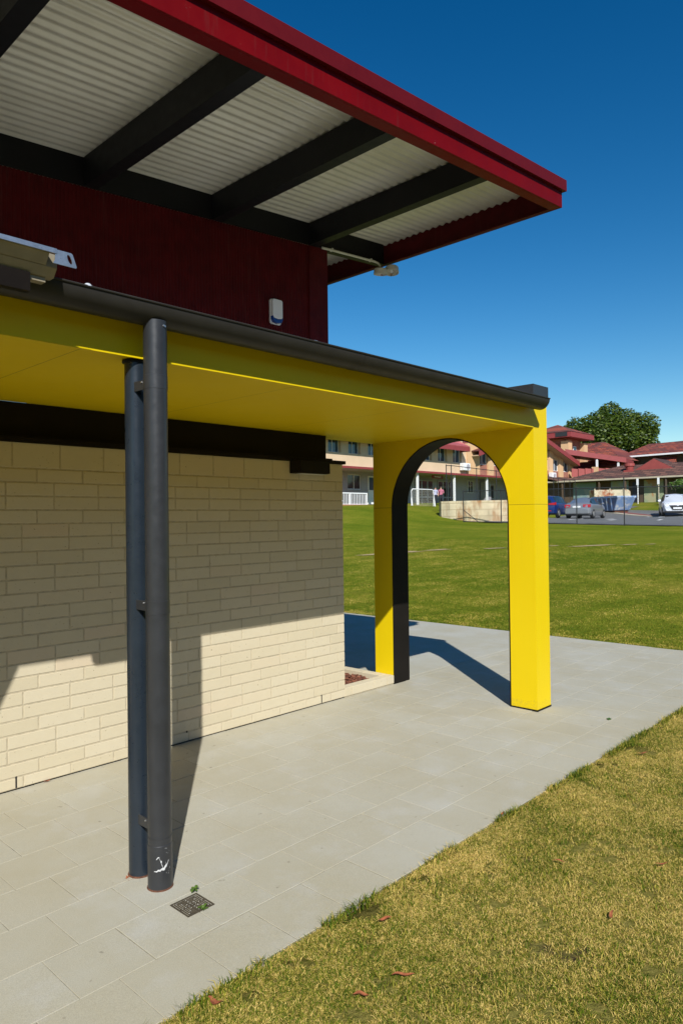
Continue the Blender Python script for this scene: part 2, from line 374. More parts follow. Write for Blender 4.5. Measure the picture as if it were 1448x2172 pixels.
def car_paint(name, col, metal=.3):
    m, nt, b = new_mat(name); b.inputs['Base Color'].default_value = (*col,1); b.inputs['Roughness'].default_value = .28
    b.inputs['Metallic'].default_value = metal; b.inputs['Coat Weight'].default_value = .6; b.inputs['Coat Roughness'].default_value = .06; return m
M['car_silver'] = car_paint('silver_car_paint', (.30,.31,.33), .45); M['car_blue'] = car_paint('blue_car_paint', (.007,.028,.15), .2); M['car_white'] = car_paint('white_car_paint', (.72,.74,.77), 0)
M['tail_red'] = pbr('red_lamp_lens', (.42,.012,.018), .15, var=.1); M['lamp_clear'] = pbr('clear_lamp_lens', (.60,.62,.64), .08, var=.1)
M['alloy'] = pbr('alloy_rim', (.45,.44,.42), .35, metal=.6)
M['skin'] = pbr('skin', (.48,.28,.19), .6); M['shirt_lilac'] = pbr('lilac_shirt', (.42,.42,.55), .9); M['shirt_pink'] = pbr('pink_shirt', (.45,.14,.20), .9); M['trouser_dark'] = pbr('dark_trousers', (.02,.02,.03), .9); M['hair'] = pbr('dark_hair', (.02,.014,.01), .6)

# ------------------------------------------------------------------ terrain
CP = [(4.3,y,0) for y in (-14,-9,-5,-2,1,4,8,13,19)] + [(-10,-8,0),(-3,-8,0),(-20,-25,0),(0,-20,0),(4,-16,0),(10,-30,.2),(-25,5,0),(-5,30,0.3),
 (26.8,10.3,1.245),(27.4,8.3,1.16),(25.8,13.9,1.32),(25.4,15.6,1.40),(26.6,16.3,1.40),(27.7,14.4,1.38),(26.4,18.0,1.72),(26.9,20.5,2.12),
 (30.2,22.5,2.42),(31.7,29.3,2.55),(38,29,2.62),(45,29,2.7),(52,29,2.75),(60,29,2.75),(22,26,2.0),(14,16,.72),(15,6,.62),(16,-4,.6),(29,0,1.02),(31,-12,1.0),
 (45,20.3,1.5),(45.1,18.6,1.5),(42.6,11.1,1.5),(46,12,1.47),(48.5,13.2,1.50),(48.4,18,1.70),(50,18,1.85),(50.8,20,1.98),(53.7,21,2.3),(58.7,20,2.72),(58.7,12,2.7),(58,0,2.4),(36,10,1.35),(37,16,1.42),(34,0,1.15),(45,0,1.5),
 (80,25,2.9),(80,0,2.8),(110,40,3),(110,-10,3),(60,-40,2.2),(70,70,3),(30,70,2.8),(0,60,1.5),(-40,40,1),(-40,-40,0),(20,-60,.8)]
CPa = np.array(CP, float)
def _U(r2): return np.where(r2 > 1e-9, r2*np.log(np.maximum(r2,1e-9)), 0.0)
_n = len(CPa); _K = _U(((CPa[:,None,:2]-CPa[None,:,:2])**2).sum(-1)) + np.eye(_n)*4.0
_Pm = np.hstack([np.ones((_n,1)), CPa[:,:2]]); _A = np.zeros((_n+3,_n+3)); _A[:_n,:_n] = _K; _A[:_n,_n:] = _Pm; _A[_n:,:_n] = _Pm.T
_w = np.linalg.solve(_A, np.concatenate([CPa[:,2], np.zeros(3)]))
def hz(X, Y):
    X = np.atleast_1d(np.asarray(X,float)); Y = np.atleast_1d(np.asarray(Y,float))
    Xc = np.clip(X,-40,110); Yc = np.clip(Y,-58,70)
    z = _w[_n] + _w[_n+1]*Xc + _w[_n+2]*Yc
    for i in range(_n): z = z + _w[i]*_U((Xc-CPa[i,0])**2 + (Yc-CPa[i,1])**2)
    t = np.clip((X-4.3)/3.0, 0, 1)
    z = np.where(X < 4.3, 0.0, z*t*t*(3-2*t)) if True else z
    return np.clip(z, 0.0, 3.4)
def gz(x, y): return float(hz([x],[y])[0])
def axis(fine_lo, fine_hi, step, extra, far):
    a = list(np.arange(fine_lo, fine_hi+1e-6, step)) + extra + far
    return np.array(sorted(set(round(v,4) for v in a)))
xs = axis(-14, 62, .8, [4.27,4.285,4.6,5,5.4], [-2500,-900,-300,-100,-40,-25,70,80,95,120,200,400,900,2500])
ys = axis(-16, 44, .8, [-2.402,-2.414,-2.6], [-2500,-900,-300,-100,-55,-30,-22,52,60,75,110,200,400,900,2500])
GX, GY = np.meshgrid(xs, ys); GZ = hz(GX.ravel(), GY.ravel())
gx, gy = GX.ravel(), GY.ravel()
inpav = (gx < 4.28) & (gy > -2.41) & (gx > -30) & (gy < 45)
GZ = np.where(inpav, -.09, GZ - .004)
V = np.stack([gx, gy, GZ], 1); nx, ny = len(xs), len(ys)
idx = np.arange(nx*ny).reshape(ny, nx)
Fq = np.stack([idx[:-1,:-1].ravel(), idx[:-1,1:].ravel(), idx[1:,1:].ravel(), idx[1:,:-1].ravel()], 1)
lawn = npmesh('lawn', V, Fq, M['lawn']); tag(lawn, kind='structure')
for p in lawn.data.polygons: p.use_smooth = True

def sheet(name, x0, x1, y0, y1, dz, m, step=1.0, clip=None):
    xa = np.arange(x0, x1+1e-6, step); ya = np.arange(y0, y1+1e-6, step); X, Y = np.meshgrid(xa, ya)
    Z = hz(X.ravel(), Y.ravel())+dz
    V = np.stack([X.ravel(), Y.ravel(), Z], 1); id_ = np.arange(X.size).reshape(X.shape)
    Fq = np.stack([id_[:-1,:-1].ravel(), id_[:-1,1:].ravel(), id_[1:,1:].ravel(), id_[1:,:-1].ravel()], 1)
    if clip is not None:
        c = V[Fq].mean(1); Fq = Fq[[clip(a[0],a[1]) for a in c]]
    o = npmesh(name, V, Fq, m); tag(o, kind='structure'); return o
# carpark asphalt beyond the wire fence
def fence_x(y): return 25.43 + (15.55-y)*.275
sheet('carpark', 25, 55, -40, 20.5, .035, M['asphalt'], .5, lambda x,y: x > fence_x(y)+.35 and y < 15.2+(x-27)*.28 and (y < 18.4 or x < 53) and not (x > 52 and y < 18.0 and y > 11))
def strip(name, p0, p1, w, dz, m, n=14):
    p0 = Vector(p0); p1 = Vector(p1); d = (p1-p0).normalized(); q = Vector((-d.y,d.x))*w/2; mb = MB()
    for i in range(n):
        a = p0.lerp(p1,i/n); b = p0.lerp(p1,(i+1)/n)
        pts = [a+q, a-q, b-q, b+q]
        h = [gz(p.x,p.y)+dz for p in pts]
        mb.hexa([(p.x,p.y,z-.1) for p,z in zip(pts,h)] + [(p.x,p.y,z) for p,z in zip(pts,h)])
    o = mb.build(name, m); tag(o, kind='structure'); return o
strip('kerb', (50.2,19.2), (40.5,2), .45, .075, M['kerb'])
strip('paving_strip', (50.9,19.0), (41.2,1.8), .5, .06, M['kerb_red'])
for p0,p1 in (((33.5,11.5),(35.2,11.9)),((34.5,9.3),(36.2,9.7)),((37.2,13.2),(39.0,13.6)),((36.5,7.0),(38.0,7.4)),((40.2,16.2),(42.0,16.5)),((41.0,11.5),(42.6,11.8)),((33.0,13.6),(34.6,14.0)),((46.5,14.2),(48,14.6))):
    strip('parking_marking', p0, p1, .14, .045, M['line_white'], 3)
# worn sand patches on the lawn
for k,(cx,cy,L,w,a) in enumerate(((12.9,9.9,1.5,.34,-.62),(14.9,7.5,.5,.12,-.8),(16.2,6.1,.28,.1,-.8),(16.6,5.0,.95,.20,-.75),(17.3,4.1,.35,.12,-.7),(17.6,3.6,.22,.08,-.7),(10.6,10.9,.35,.12,-.6),(14.0,9.0,.6,.16,-.75))):
    mb = MB(); n = 28; c0 = []; d = Vector((math.cos(a),math.sin(a))); q = Vector((-d.y,d.x))
    for i in range(n):
        t = 2*PI*i/n; r = .72+.55*noise.noise(Vector((math.cos(t)*1.7+k*3, math.sin(t)*1.7, k)))
        p = Vector((cx,cy))+d*L*math.cos(t)*r+q*w*math.sin(t)*r; c0.append((p.x,p.y,gz(p.x,p.y)+.012))
    mb.add(c0+[(cx,cy,gz(cx,cy)+.02)], [(i,(i+1)%n,n) for i in range(n)])
    tag(mb.build('sand_patch', M['sand']), kind='structure')

# ------------------------------------------------------------------ paving
mb = MB(); P = .2955; g = .0030
row = 0; y = -2.39
mb2 = MB(); mb2.box(-11,-2.409,-.07,4.272,.085,-.0026)
tag(mb2.build('paving_bed', M['joint_sand']), kind='structure')
ybs = [-2.39,-2.09,-1.79,-1.49,-1.19,-.89,-.59,-.29,.006,.084]
ybs = [-2.405] + ybs[0:]
for r in range(len(ybs)-1):
    y0, y1 = ybs[r]+g/2, ybs[r+1]-g/2
    if y1-y0 < .02: continue
    off = (-3.41 if r%2 else -3.555)
    k0 = int((-10.8-off)/P); x = off+k0*P
    while x < 4.27:
        a, b = x+g/2, min(x+P-g/2, 4.272)
        dz = random.uniform(-.0012,.0012); tx = random.uniform(-.0008,.0008); ty = random.uniform(-.0008,.0008); c = .0013
        if b-a > .03:
            zt = lambda px,py: dz+tx*(px-a)/P+ty*(py-y0)/P
            v = [(a,y0,-.05),(b,y0,-.05),(b,y1,-.05),(a,y1,-.05),(a,y0,zt(a,y0)-c),(b,y0,zt(b,y0)-c),(b,y1,zt(b,y1)-c),(a,y1,zt(a,y1)-c),
                 (a+c,y0+c,zt(a,y0)),(b-c,y0+c,zt(b,y0)),(b-c,y1-c,zt(b,y1)),(a+c,y1-c,zt(a,y1))]
            mb.add(v, [(0,1,5,4),(1,2,6,5),(2,3,7,6),(3,0,4,7),(4,5,9,8),(5,6,10,9),(6,7,11,10),(7,4,8,11),(8,9,10,11)])
        x += P
tag(mb.build('paving', M['paver'], fixn=False), kind='structure')
mb = MB(); mb.box(.0,.094,-.08,4.274,3.2,0.0); mb.box(.0,3.207,-.08,4.274,7.2,-.001); mb.box(.0,7.207,-.08,4.274,30,0)
tag(mb.build('concrete_path', M['slab'], bevel=.003), kind='structure')
# edging strip of mown-over soil along the path
# ------------------------------------------------------------------ main building
bld = thing('brick_building', 'cream block building with dark red metal upper wall under a deep red-edged skillion roof', 'building', (-3,2,0))
mb = MB()
offs = {1:.09, 2:.28, 5:.185}; pat = [1,2,2,1,5,5]
def brick_row(mb, z0, z1, first, xmin=-9.6):
    x1 = 0.0; x0 = -first
    while x1 > xmin:
        a, b = x0+.005, x1-(.005 if x1 < -.001 else 0)
        j = random.uniform(-.0010,.0010); e = .0016
        if b-a > .02:
            fz0, fz1, yf = z0+random.uniform(0,.001), z1-random.uniform(0,.001), -abs(j)
            v = [(a,.09,fz0),(b,.09,fz0),(b,.09,fz1),(a,.09,fz1),(a,yf+e,fz0),(b,yf+e,fz0),(b,yf+e,fz1),(a,yf+e,fz1),
                 (a+e,yf,fz0+e),(b-e*.6,yf,fz0+e),(b-e*.6,yf,fz1-e),(a+e,yf,fz1-e)]
            mb.add(v, [(0,4,5,1),(1,5,6,2),(2,6,7,3),(3,7,4,0),(4,8,9,5),(5,9,10,6),(6,10,11,7),(7,11,8,4),(8,11,10,9)])
        x1 = x0; x0 -= .3
brick_row(mb, 1.975, 2.128, .24)
for k in range(1,24):
    z1 = 1.970-.086*(k-1)-.005; z0 = 1.970-.086*k+.005
    brick_row(mb, max(z0,.012), z1, offs[pat[(k-1)%6]])
wall = mb.build('block_wall', M['block'], bld, fixn=False)
mb = MB(); mb.box(-9.6,.0024,.010,-.003,.10,2.128); mb.box(-9.6,.10,.0,-.002,.30,2.128); mb.box(-.09,.3,0,-.002,6.5,2.128)
mb.build('mortar_bed', M['mortar'], wall)
mb = MB(); mb.box(-9.6,.012,-.01,-.004,.1,.0102); mb.build('damp_course', M['mortar_dark'], bld)
for x in (-2.93,-1.70,-.30):
    mb = MB(); mb.box(x-.0055,-.0006,.014,x+.0055,.02,.098); mb.build('weep_hole', M['mortar_dark'], wall)
# return of side wall (bricks seen only edge on)
mb = MB(); mb.box(-9.6,-.012,2.130,.034,.30,2.160); mb.box(-.2,.30,2.130,.034,6.5,2.16); mb.build('cap_flashing', M['brown_beam'], bld)
mb = MB(); mb.box(-9.6,.055,2.1625,-.155,.085,2.3835); mb.box(-9.6,-.004,2.1615,-.132,.054,2.1735); mb.box(-.185,.086,2.1625,-.155,6.5,2.3835)
mb.build('lintel_beam', M['brown_beam'], bld)
# red mini-ribbed cladding
def corr(x0,x1,y,z0,ztop,pitch,amp,step):
    V = []; F = []; n = int((x1-x0)/step)
    for i in range(n+1):
        x = x0+(x1-x0)*i/n; yy = y+amp*(abs(((x/pitch)%1)*2-1)*2-1 if False else math.tanh(2.2*math.sin(2*PI*x/pitch)))
        V += [(x,yy,z0),(x,yy,ztop(x))]
    F = [(2*i,2*i+2,2*i+3,2*i+1) for i in range(n)]
    return V,F
zb = lambda x: 4.093+.086*x
mb = MB(); V,F = corr(-9.6,-.345,.052,2.40,lambda x: zb(x)-.002,.028,.0025,.0035); mb.add(V,F)
clad = mb.build('cladding', M['cladding'], bld, fixn=False)
mb = MB(); mb.hexa([(-.345,.046,2.40),(-.115,.046,2.40),(-.115,.075,2.40),(-.345,.075,2.40),(-.345,.046,zb(-.345)-.004),(-.115,.046,zb(-.115)-.004),(-.115,.075,zb(-.115)-.004),(-.345,.075,zb(-.345)-.004)])
mb.box(-.352,.040,2.40,-.343,.0455,4.04)
mb.hexa([(-.145,.076,2.385),(-.115,.076,2.385),(-.115,6.5,2.385),(-.145,6.5,2.385),(-.145,.076,zb(-.145)-.004),(-.115,.076,zb(-.115)-.004),(-.115,6.5,zb(-.115)-.004),(-.145,6.5,zb(-.145)-.004)])
mb.build('corner_trim', M['cladding'], bld)
# roof: every piece lies on the tilted plane z = zb(x)
X0, X1, YF, YB = -9.6, .75, -1.80, 6.6
def tb(mb, x0, x1, y0, y1, d0, d1):
    return mb.hexa([(x0,y0,zb(x0)+d0),(x1,y0,zb(x1)+d0),(x1,y1,zb(x1)+d0),(x0,y1,zb(x0)+d0),(x0,y0,zb(x0)+d1),(x1,y0,zb(x1)+d1),(x1,y1,zb(x1)+d1),(x0,y1,zb(x0)+d1)])
SH = .205
mb = MB(); tb(mb,X0,X1,YF,YF+.012,0,.2045); tb(mb,X0,X1-.012,YF+.012,YF+.09,0,.010); mb.build('fascia', M['red'], bld, bevel=.002)
mb = MB(); tb(mb,X1-.012,X1,YF+.0125,YB,0,.2045); tb(mb,X1-.062,X1-.0125,YF+.0905,YB,0,.010); mb.build('end_fascia', M['cladding'], bld, bevel=.002)  # darker cladding colour stands in for shade on the inner face
mb = MB(); tb(mb,X0,X1+.030,YF-.028,YF-.020,.133,.224); tb(mb,X0,X1+.030,YF-.0195,YF+.3,.219,.224); tb(mb,X0,X1+.0295,YF-.0195,YF-.0015,.1335,.140)
tb(mb,X1+.022,X1+.030,YF-.019,YB,.133,.2185); tb(mb,X1+.0015,X1+.0215,YF-.001,YB,.1335,.140); tb(mb,X1-.3,X1+.030,YF+.301,YB,.219,.224)
# lip of the flashing seen from below
mb.build('roof_flashing', M['red_flash'], bld)
# dark recessed channel between flashing and fascia is the natural gap in shade
V = []; F = []; ny_ = int((YB-.0-(YF+.014))/.0095); nxr = 14
for j in range(ny_+1):
    yy = YF+.014+(YB-YF-.014)*j/ny_
    lap = .0022 if ((yy+.62)%.76) < .38 else 0
    h = SH+.0085*math.sin(2*PI*yy/.076)+lap
    for i in range(nxr+1):
        x = X0+(X1-.013-X0)*i/nxr; V.append((x,yy,zb(x)+h*(1 if True else 0)))
for j in range(ny_):
    for i in range(nxr):
        a = j*(nxr+1)+i; F.append((a,a+1,a+nxr+2,a+nxr+1))
mb = MB(); mb.add(V,F); mb.build('roof_sheet', M['sheet'], bld, smooth=True, fixn=False)
mb = MB(); tb(mb,X0,X1-.3005,YF+.3005,YB,.226,.232); mb.build('roof_top', M['red_flash'], bld)
for xw in (-.340,-1.390,-2.438,-3.488,-4.538,-5.588,-6.638):
    mb = MB(); tb(mb,xw,xw+.008,YF+.0125,.049,.0006,.196); tb(mb,xw+.0082,xw+.097,YF+.0905,.049,.0006,.011); tb(mb,xw+.0082,xw+.097,YF+.0125,.049,.186,.196)
    mb.build('roof_beam', M['dark_steel'], bld)
mb = MB(); tb(mb,X0,X1-.063,.050,.058,.001,.1965); tb(mb,-.114,X1-.063,.0582,.13,.001,.011); tb(mb,X0,X1-.063,.0582,.13,.186,.1965)
mb.build('wall_beam', M['dark_steel'], bld)

# ------------------------------------------------------------------ yellow canopy with arch
can = thing('yellow_canopy', 'bright yellow flat canopy along the block wall, ending in a round arch', 'canopy', (-1,-.7,0))
D, ZS, XA, T = 1.534, 2.384, .709, .236
mb = MB(); mb.box(-9.6,-D+.004,ZS,XA-.001,.0545,ZS+.010); mb.box(-.13,.0526,ZS+.0005,XA-.001,.24,ZS+.0105); mb.build('soffit', M['yellow_soffit'], can)
mb = MB(); mb.box(-9.6,-D-.004,ZS-.006,XA-.002,-D+.0035,2.615); mb.build('fascia', M['yellow'], can, bevel=.0015)
mb = MB(); mb.box(-9.6,-D+.004,ZS+.0115,XA-.002,.044,2.60); mb.box(-.10,.0445,2.40,XA-.002,.235,2.6005); mb.build('roof_deck', M['deck'], can)
# arch wall: front/back ngon ring + jambs
yc, R, zc, yR = -.6425, .6425, 1.716, .24
def arch_pts(n=48): return [(yc+R*math.cos(PI*i/n), zc+R*math.sin(PI*i/n)) for i in range(n+1)]   # from y=0 to y=-1.285
zt, zbm = 2.655, .014
ap = arch_pts(); mb = MB()
def ring(x):
    inner = [(0.0,zbm)] + ap + [(2*yc,zbm)]
    outer = [(yR,zbm),(yR,zc)] 
    n = len(ap)
    out = [(yR,zbm)]
    for i,(py,pz) in enumerate(ap):
        t = i/(n-1)
        if t < .25: out.append((yR, zc+(zt-zc)*t/.25))
        elif t <= .75: out.append((yR+(-D-yR)*(t-.25)/.5, zt))
        else: out.append((-D, zt-(zt-zc)*(t-.75)/.25))
    out.append((-D,zbm)); return inner, out
vs = []; inner, outer = ring(0); n = len(inner)
for x in (XA, XA+T):
    vs += [(x,a,b) for a,b in inner] + [(x,a,b) for a,b in outer]
fs = []
for i in range(n-1):
    fs.append((i, i+1, n+i+1, n+i)); fs.append((2*n+i, 3*n+i, 3*n+i+1, 2*n+i+1))
    fs.append((n+i, n+i+1, 3*n+i+1, 3*n+i)); fs.append((i, 2*n+i, 2*n+i+1, i+1))
fs.append((0,n,3*n,2*n)); fs.append((n-1,3*n-1,4*n-1,2*n-1) if False else (n-1,3*n-1,4*n-1,2*n-1))
mb.add(vs, fs); arch = mb.build('arch_wall', M['yellow_arch'], can)
mb = MB(); e = .004; pin = [(-e,.012)]+[(yc+(R-e)*math.cos(PI*i/48), zc+(R-e)*math.sin(PI*i/48)) for i in range(49)]+[(2*yc+e,.012)]
pout = [(0.006-.0,.012)]+[(yc+(R+.006)*math.cos(PI*i/48), zc+(R+.006)*math.sin(PI*i/48)) for i in range(49)]+[(2*yc-.006,.012)]
vs = []; n = len(pin)
for x in (XA-.003, XA+T+.003): vs += [(x,a,b) for a,b in pin]+[(x,a,b) for a,b in pout]
fs = []
for i in range(n-1): fs += [(i,i+1,n+i+1,n+i),(2*n+i,3*n+i,3*n+i+1,2*n+i+1),(i,2*n+i,2*n+i+1,i+1),(n+i,n+i+1,3*n+i+1,3*n+i)]
mb.add(vs,fs); mb.build('reveal_lining', M['black_lining'], arch, smooth=True)
for a_,b_ in ((-D-.004,2*yc+.002),(-.002,yR+.004)):
    mb = MB(); mb.box(XA-.004,a_,0,XA+T+.004,b_,.0135); mb.build('base_plate', M['black_lining'], arch)
mb = MB(); mb.box(XA-.012,-D-.012,2.657,XA+T+.016,yR+.012,2.745); mb.build('coping', M['charcoal'], arch, bevel=.002)
# unseen panel added at left, shaped to cast the diagonal wall shadow
mb = MB(); mb.prism([(-4.13,-D+.005,ZS-.007),(-4.75,-D+.005,1.144),(-4.75,-D+.005,0),(-5.7,-D+.005,0),(-5.7,-D+.005,ZS-.007)], (0,.2,0)); mb.build('end_panel', M['yellow'], can)
# gutter : half-round shell
def gut(x0,x1,sc=1.0):
    mb = MB(); yc2, zc2, ry, rz = -1.6225, 2.597, .0835*sc, .086*sc; n = 20
    prof = [(yc2-ry*math.cos(PI*i/n), zc2-rz*math.sin(PI*i/n)) for i in range(n+1)]
    pi_ = [(yc2-(ry-.003)*math.cos(PI*i/n), zc2+.002-(rz-.003)*math.sin(PI*i/n)) for i in range(n+1)]
    vs = [(x,a,b) for x in (x0,x1) for a,b in prof+pi_[::-1]]; k = 2*(n+1)
    fs = [(i,(i+1)%k,(i+1)%k+k,i+k) for i in range(k)]
    mb.add(vs,fs)
    # stop end
    mb.add([(x1-.004,a,b) for a,b in prof]+[(x1+.001,a,b) for a,b in prof],[tuple(range(n+1)),tuple(range(2*n+1,n,-1))]+[(i,i+1,i+n+2,i+n+1) for i in range(n)]+[(n,0,n+1,2*n+1)])
    mb.tube([(x0,yc2-ry-.002,zc2-.002),(x1,yc2-ry-.002,zc2-.002)],.005,8)
    return mb
gt = gut(-9.6,.672).build('gutter', M['gutter'], can, smooth=True)
mb = gut(-1.02,-.99,1.02); 
for xj in (-1.62,):
    gut(xj-.02,xj+.02,1.015).build('gutter_joint', M['gutter'], gt, smooth=True)
for xk in (-3.30,-2.0,-.6):
    mb = MB(); mb.box(xk-.012,-1.702,2.599,xk+.012,-1.545,2.604); mb.build('gutter_bracket', M['galv'], gt)
mb = MB(); mb.lathe([(0,.013),(.010,.012),(.016,.006),(.017,0)],(-3.305,-1.697,2.596),seg=14); mb.build('gutter_stud', M['lens'], gt, smooth=True)

# ------------------------------------------------------------------ downpipe and steel post
dp = thing('downpipe', 'dark grey round downpipe with white scuff marks, fixed in front of the blue-grey post', 'downpipe', (-2.958,-1.640,0))
rp = .0525; cx, cy = -2.958, -1.640
mb = MB(); mb.lathe([(rp-.004,0),(rp,0),(rp,2.53),(rp-.004,2.53),(rp-.004,0)],(cx,cy,0),seg=48); mb.build('pipe', M['charcoal'], dp, smooth=True)
for z0,z1 in ((2.222,2.284),(1.216,1.276)):
    mb = MB(); mb.lathe([(rp,z0),(rp+.0013,z0+.001),(rp+.0013,z1),(rp,z1+.001)],(cx,cy,0),seg=48); mb.build('pipe_collar', M['charcoal'], dp, smooth=True)
mb = MB(); mb.lathe([(rp,.0),(rp+.0018,.0),(rp+.0018,.195),(rp,.197)],(cx,cy,0),seg=48); mb.lathe([(rp,.227),(rp+.0015,.227),(rp+.0015,.229),(rp,.229)],(cx,cy,0),seg=48); mb.build('pipe_shoe', M['charcoal'], dp, smooth=True)
mb = MB(); mb.lathe([(rp+.001,.0),(rp+.006,.0),(rp+.0035,.006),(rp+.001,.007)],(cx,cy,0),seg=36); mb.build('rusty_rim', M['rust'], dp)
for z in (2.25,1.25,.27):
    mb = MB(); mb.box(cx-.03,cy+.045,z-.022,cx-.024,cy+.16,z+.022); mb.build('pipe_bracket', M['charcoal'], dp)
    mb = MB(); mb.tube([(cx-.034,cy+.066,z+.012),(cx-.022,cy+.066,z+.012)],.004,8); mb.build('bracket_bolt', M['bolt'], dp)
for a,dz in ((-1.35,2.505),(-1.22,2.503)):
    mb = MB(); p = Vector((math.cos(a),math.sin(a),0)); mb.tube([Vector((cx,cy,dz))+p*(rp-.001), Vector((cx,cy,dz))+p*(rp+.005)],.0045,8); mb.build('rivet', M['bolt'], dp)
# scuff marks wrapped on the pipe; angle measured from the direction to the camera
a0 = math.atan2(EYE.y-cy, EYE.x-cx)
def on_pipe(s, z, r=rp+.0024): return (cx+r*math.cos(a0+s), cy+r*math.sin(a0+s), z)
def patch(polys):
    mb = MB()
    for poly in polys:
        n = len(poly); c = (sum(p[0] for p in poly)/n, sum(p[1] for p in poly)/n)
        mb.add([on_pipe(*p) for p in poly]+[on_pipe(*c)], [(i,(i+1)%n,n) for i in range(n)])
        
    return mb
def stroke(pts, w):
    L = []; Rr = []
    for i,(s,z) in enumerate(pts):
        ww = (w[i] if isinstance(w,list) else w)*(.75+.5*random.random()); L.append((s-.0,z+ww)); Rr.append((s,z-ww))
    out = []
    for i in range(len(pts)-1): out.append([Rr[i],Rr[i+1],L[i+1],L[i]])
    return out
S = stroke([(-.50+.085*i, .088+.0012*i+.0022*math.sin(i*1.9)+(.02*max(0,(i-10))/4 if i>10 else 0)) for i in range(16)], [.0008,.0012,.002,.0025,.003,.0032,.0042,.005,.0062,.0072,.007,.006,.005,.0032,.002,.0008])
S += stroke([(.24-.10*i, .102+.0155*i) for i in range(4)], .0022)
S += [[(.05,.128),(.12,.124),(.14,.133),(.07,.138)]]
S += stroke([(-.06,.152),(-.16,.150),(-.30,.142)], [.0022,.003,.0015])
for i in range(26):
    s_, z_ = (random.uniform(.45,.95), random.uniform(.07,.13)) if i < 18 else (random.uniform(.3,.8), random.uniform(.16,.20)) if i < 30 else (random.uniform(-.9,.9), random.uniform(.06,.9))
    w_ = random.uniform(.008,.025); h_ = w_*.05
    S.append([(s_-w_,z_-h_*.6),(s_+w_*.7,z_-h_),(s_+w_,z_+h_*.8),(s_-w_*.5,z_+h_)])
patch(S).build('scuff_mark', M['scuff'], dp, fixn=False)
po = thing('steel_post', 'blue-grey round steel post under the canopy, half hidden behind the downpipe', 'post', (-2.954,-1.468,0))
mb = MB(); px_, py_ = -2.954, -1.468; mb.lathe([(.0,0.0),(.0525,0),(.0525,2.376)],(px_,py_,0),seg=48); mb.build('shaft', M['blue_grey'], po, smooth=True)
mb = MB(); mb.lathe([(.0526,2.368),(.063,2.370),(.063,2.379),(.0,2.3795)],(px_,py_,0),seg=32); mb.build('cap_plate', M['dark_steel'], po)
mb = MB(); mb.lathe([(.0526,0),(.058,0),(.0555,.006),(.0526,.007)],(px_,py_,0),seg=32); mb.build('rusty_rim', M['rust'], po)
mb = MB()
for i in range(14):
    p = Vector((-3.018+random.uniform(-.012,.02), -1.475+random.uniform(-.02,.012), .002)); a = random.uniform(0,6.28); l = random.uniform(.004,.012)
    q = Vector((math.cos(a),math.sin(a),random.uniform(.1,.6)))*l; w = Vector((-q.y,q.x,0))*.4; mb.add([p-w,p+w,p+q+w*.5,p+q-w*.5],[(0,1,2,3)])
tag(mb.build('leaf_scrap', M['dead_leaf'], fixn=False), 'crumbled orange leaf scrap caught at the foot of the blue-grey post', 'leaf')

# ------------------------------------------------------------------ small fittings
al = thing('alarm_box', 'white and blue alarm siren box on the dark red upper wall', 'alarm', (-.755,.046,3.28))
def rbox(x0,z0,x1,z1,y0,y1,r,n=5):
    pts = []
    for (cx_,cz_,a) in ((x1-r,z1-r,0),(x0+r,z1-r,PI/2),(x0+r,z0+r,PI),(x1-r,z0+r,1.5*PI)):
        for i in range(n+1): t = a+PI/2*i/n; pts.append((cx_+r*math.cos(t), y0, cz_+r*math.sin(t)))
    return MB().prism(pts,(0,y1-y0,0))
rbox(-.812,3.318,-.702,3.480,.004,.046,.018).build('cover', M['white_plastic'], al, bevel=.005)
mbb = MB(); mbb.prism([(-.812,.0035,3.338),(-.812,.0035,3.306),(-.798,.0035,3.286),(-.757,.0035,3.279),(-.716,.0035,3.288),(-.702,.0035,3.311),(-.702,.0035,3.338),(-.716,.0035,3.322),(-.757,.0035,3.311),(-.798,.0035,3.319)],(0,.04,0))
mbb.build('strobe_lens', M['blue_plastic'], al, bevel=.003)
rbox(-.817,3.274,-.697,3.485,.034,.0465,.022).build('back_plate', M['white_plastic'], al)
wl = thing('wall_light', 'dark brown box light fitting under the cap flashing at the end of the block wall', 'wall light', (-.45,-.05,2.0))
mb = MB(); mb.hexa([(-.612,-.10,2.028),(-.262,-.10,2.028),(-.262,-.006,2.022),(-.655,-.006,2.022),(-.612,-.10,2.129),(-.262,-.10,2.129),(-.262,-.006,2.129),(-.655,-.006,2.129)]); mb.build('housing', M['brown_beam'], wl, bevel=.002)
mb = MB(); mb.box(-.59,-.088,2.0185,-.285,-.016,2.0215); mb.build('diffuser', M['cream_plastic'], wl)
fl = thing('twin_floodlight', 'pair of open cream lamp holders with loose wires under the roof corner', 'light', (.6,.04,4.1))
mb = MB(); mb.tube([(-.19,.035,4.075),(-.10,.032,4.083),(.30,.03,4.116),(.52,.03,4.134),(.575,.03,4.132),(.605,.03,4.112),(.615,.03,4.080)],.0105,12); mb.build('conduit', M['cream_plastic'], fl, smooth=True)
for xk in (-.07,.47):
    mb = MB(); z = 4.088+(xk+.07)*.083; mb.box(xk-.008,.018,z-.013,xk+.008,.049,z+.013); mb.build('conduit_saddle', M['cream_plastic'], fl)
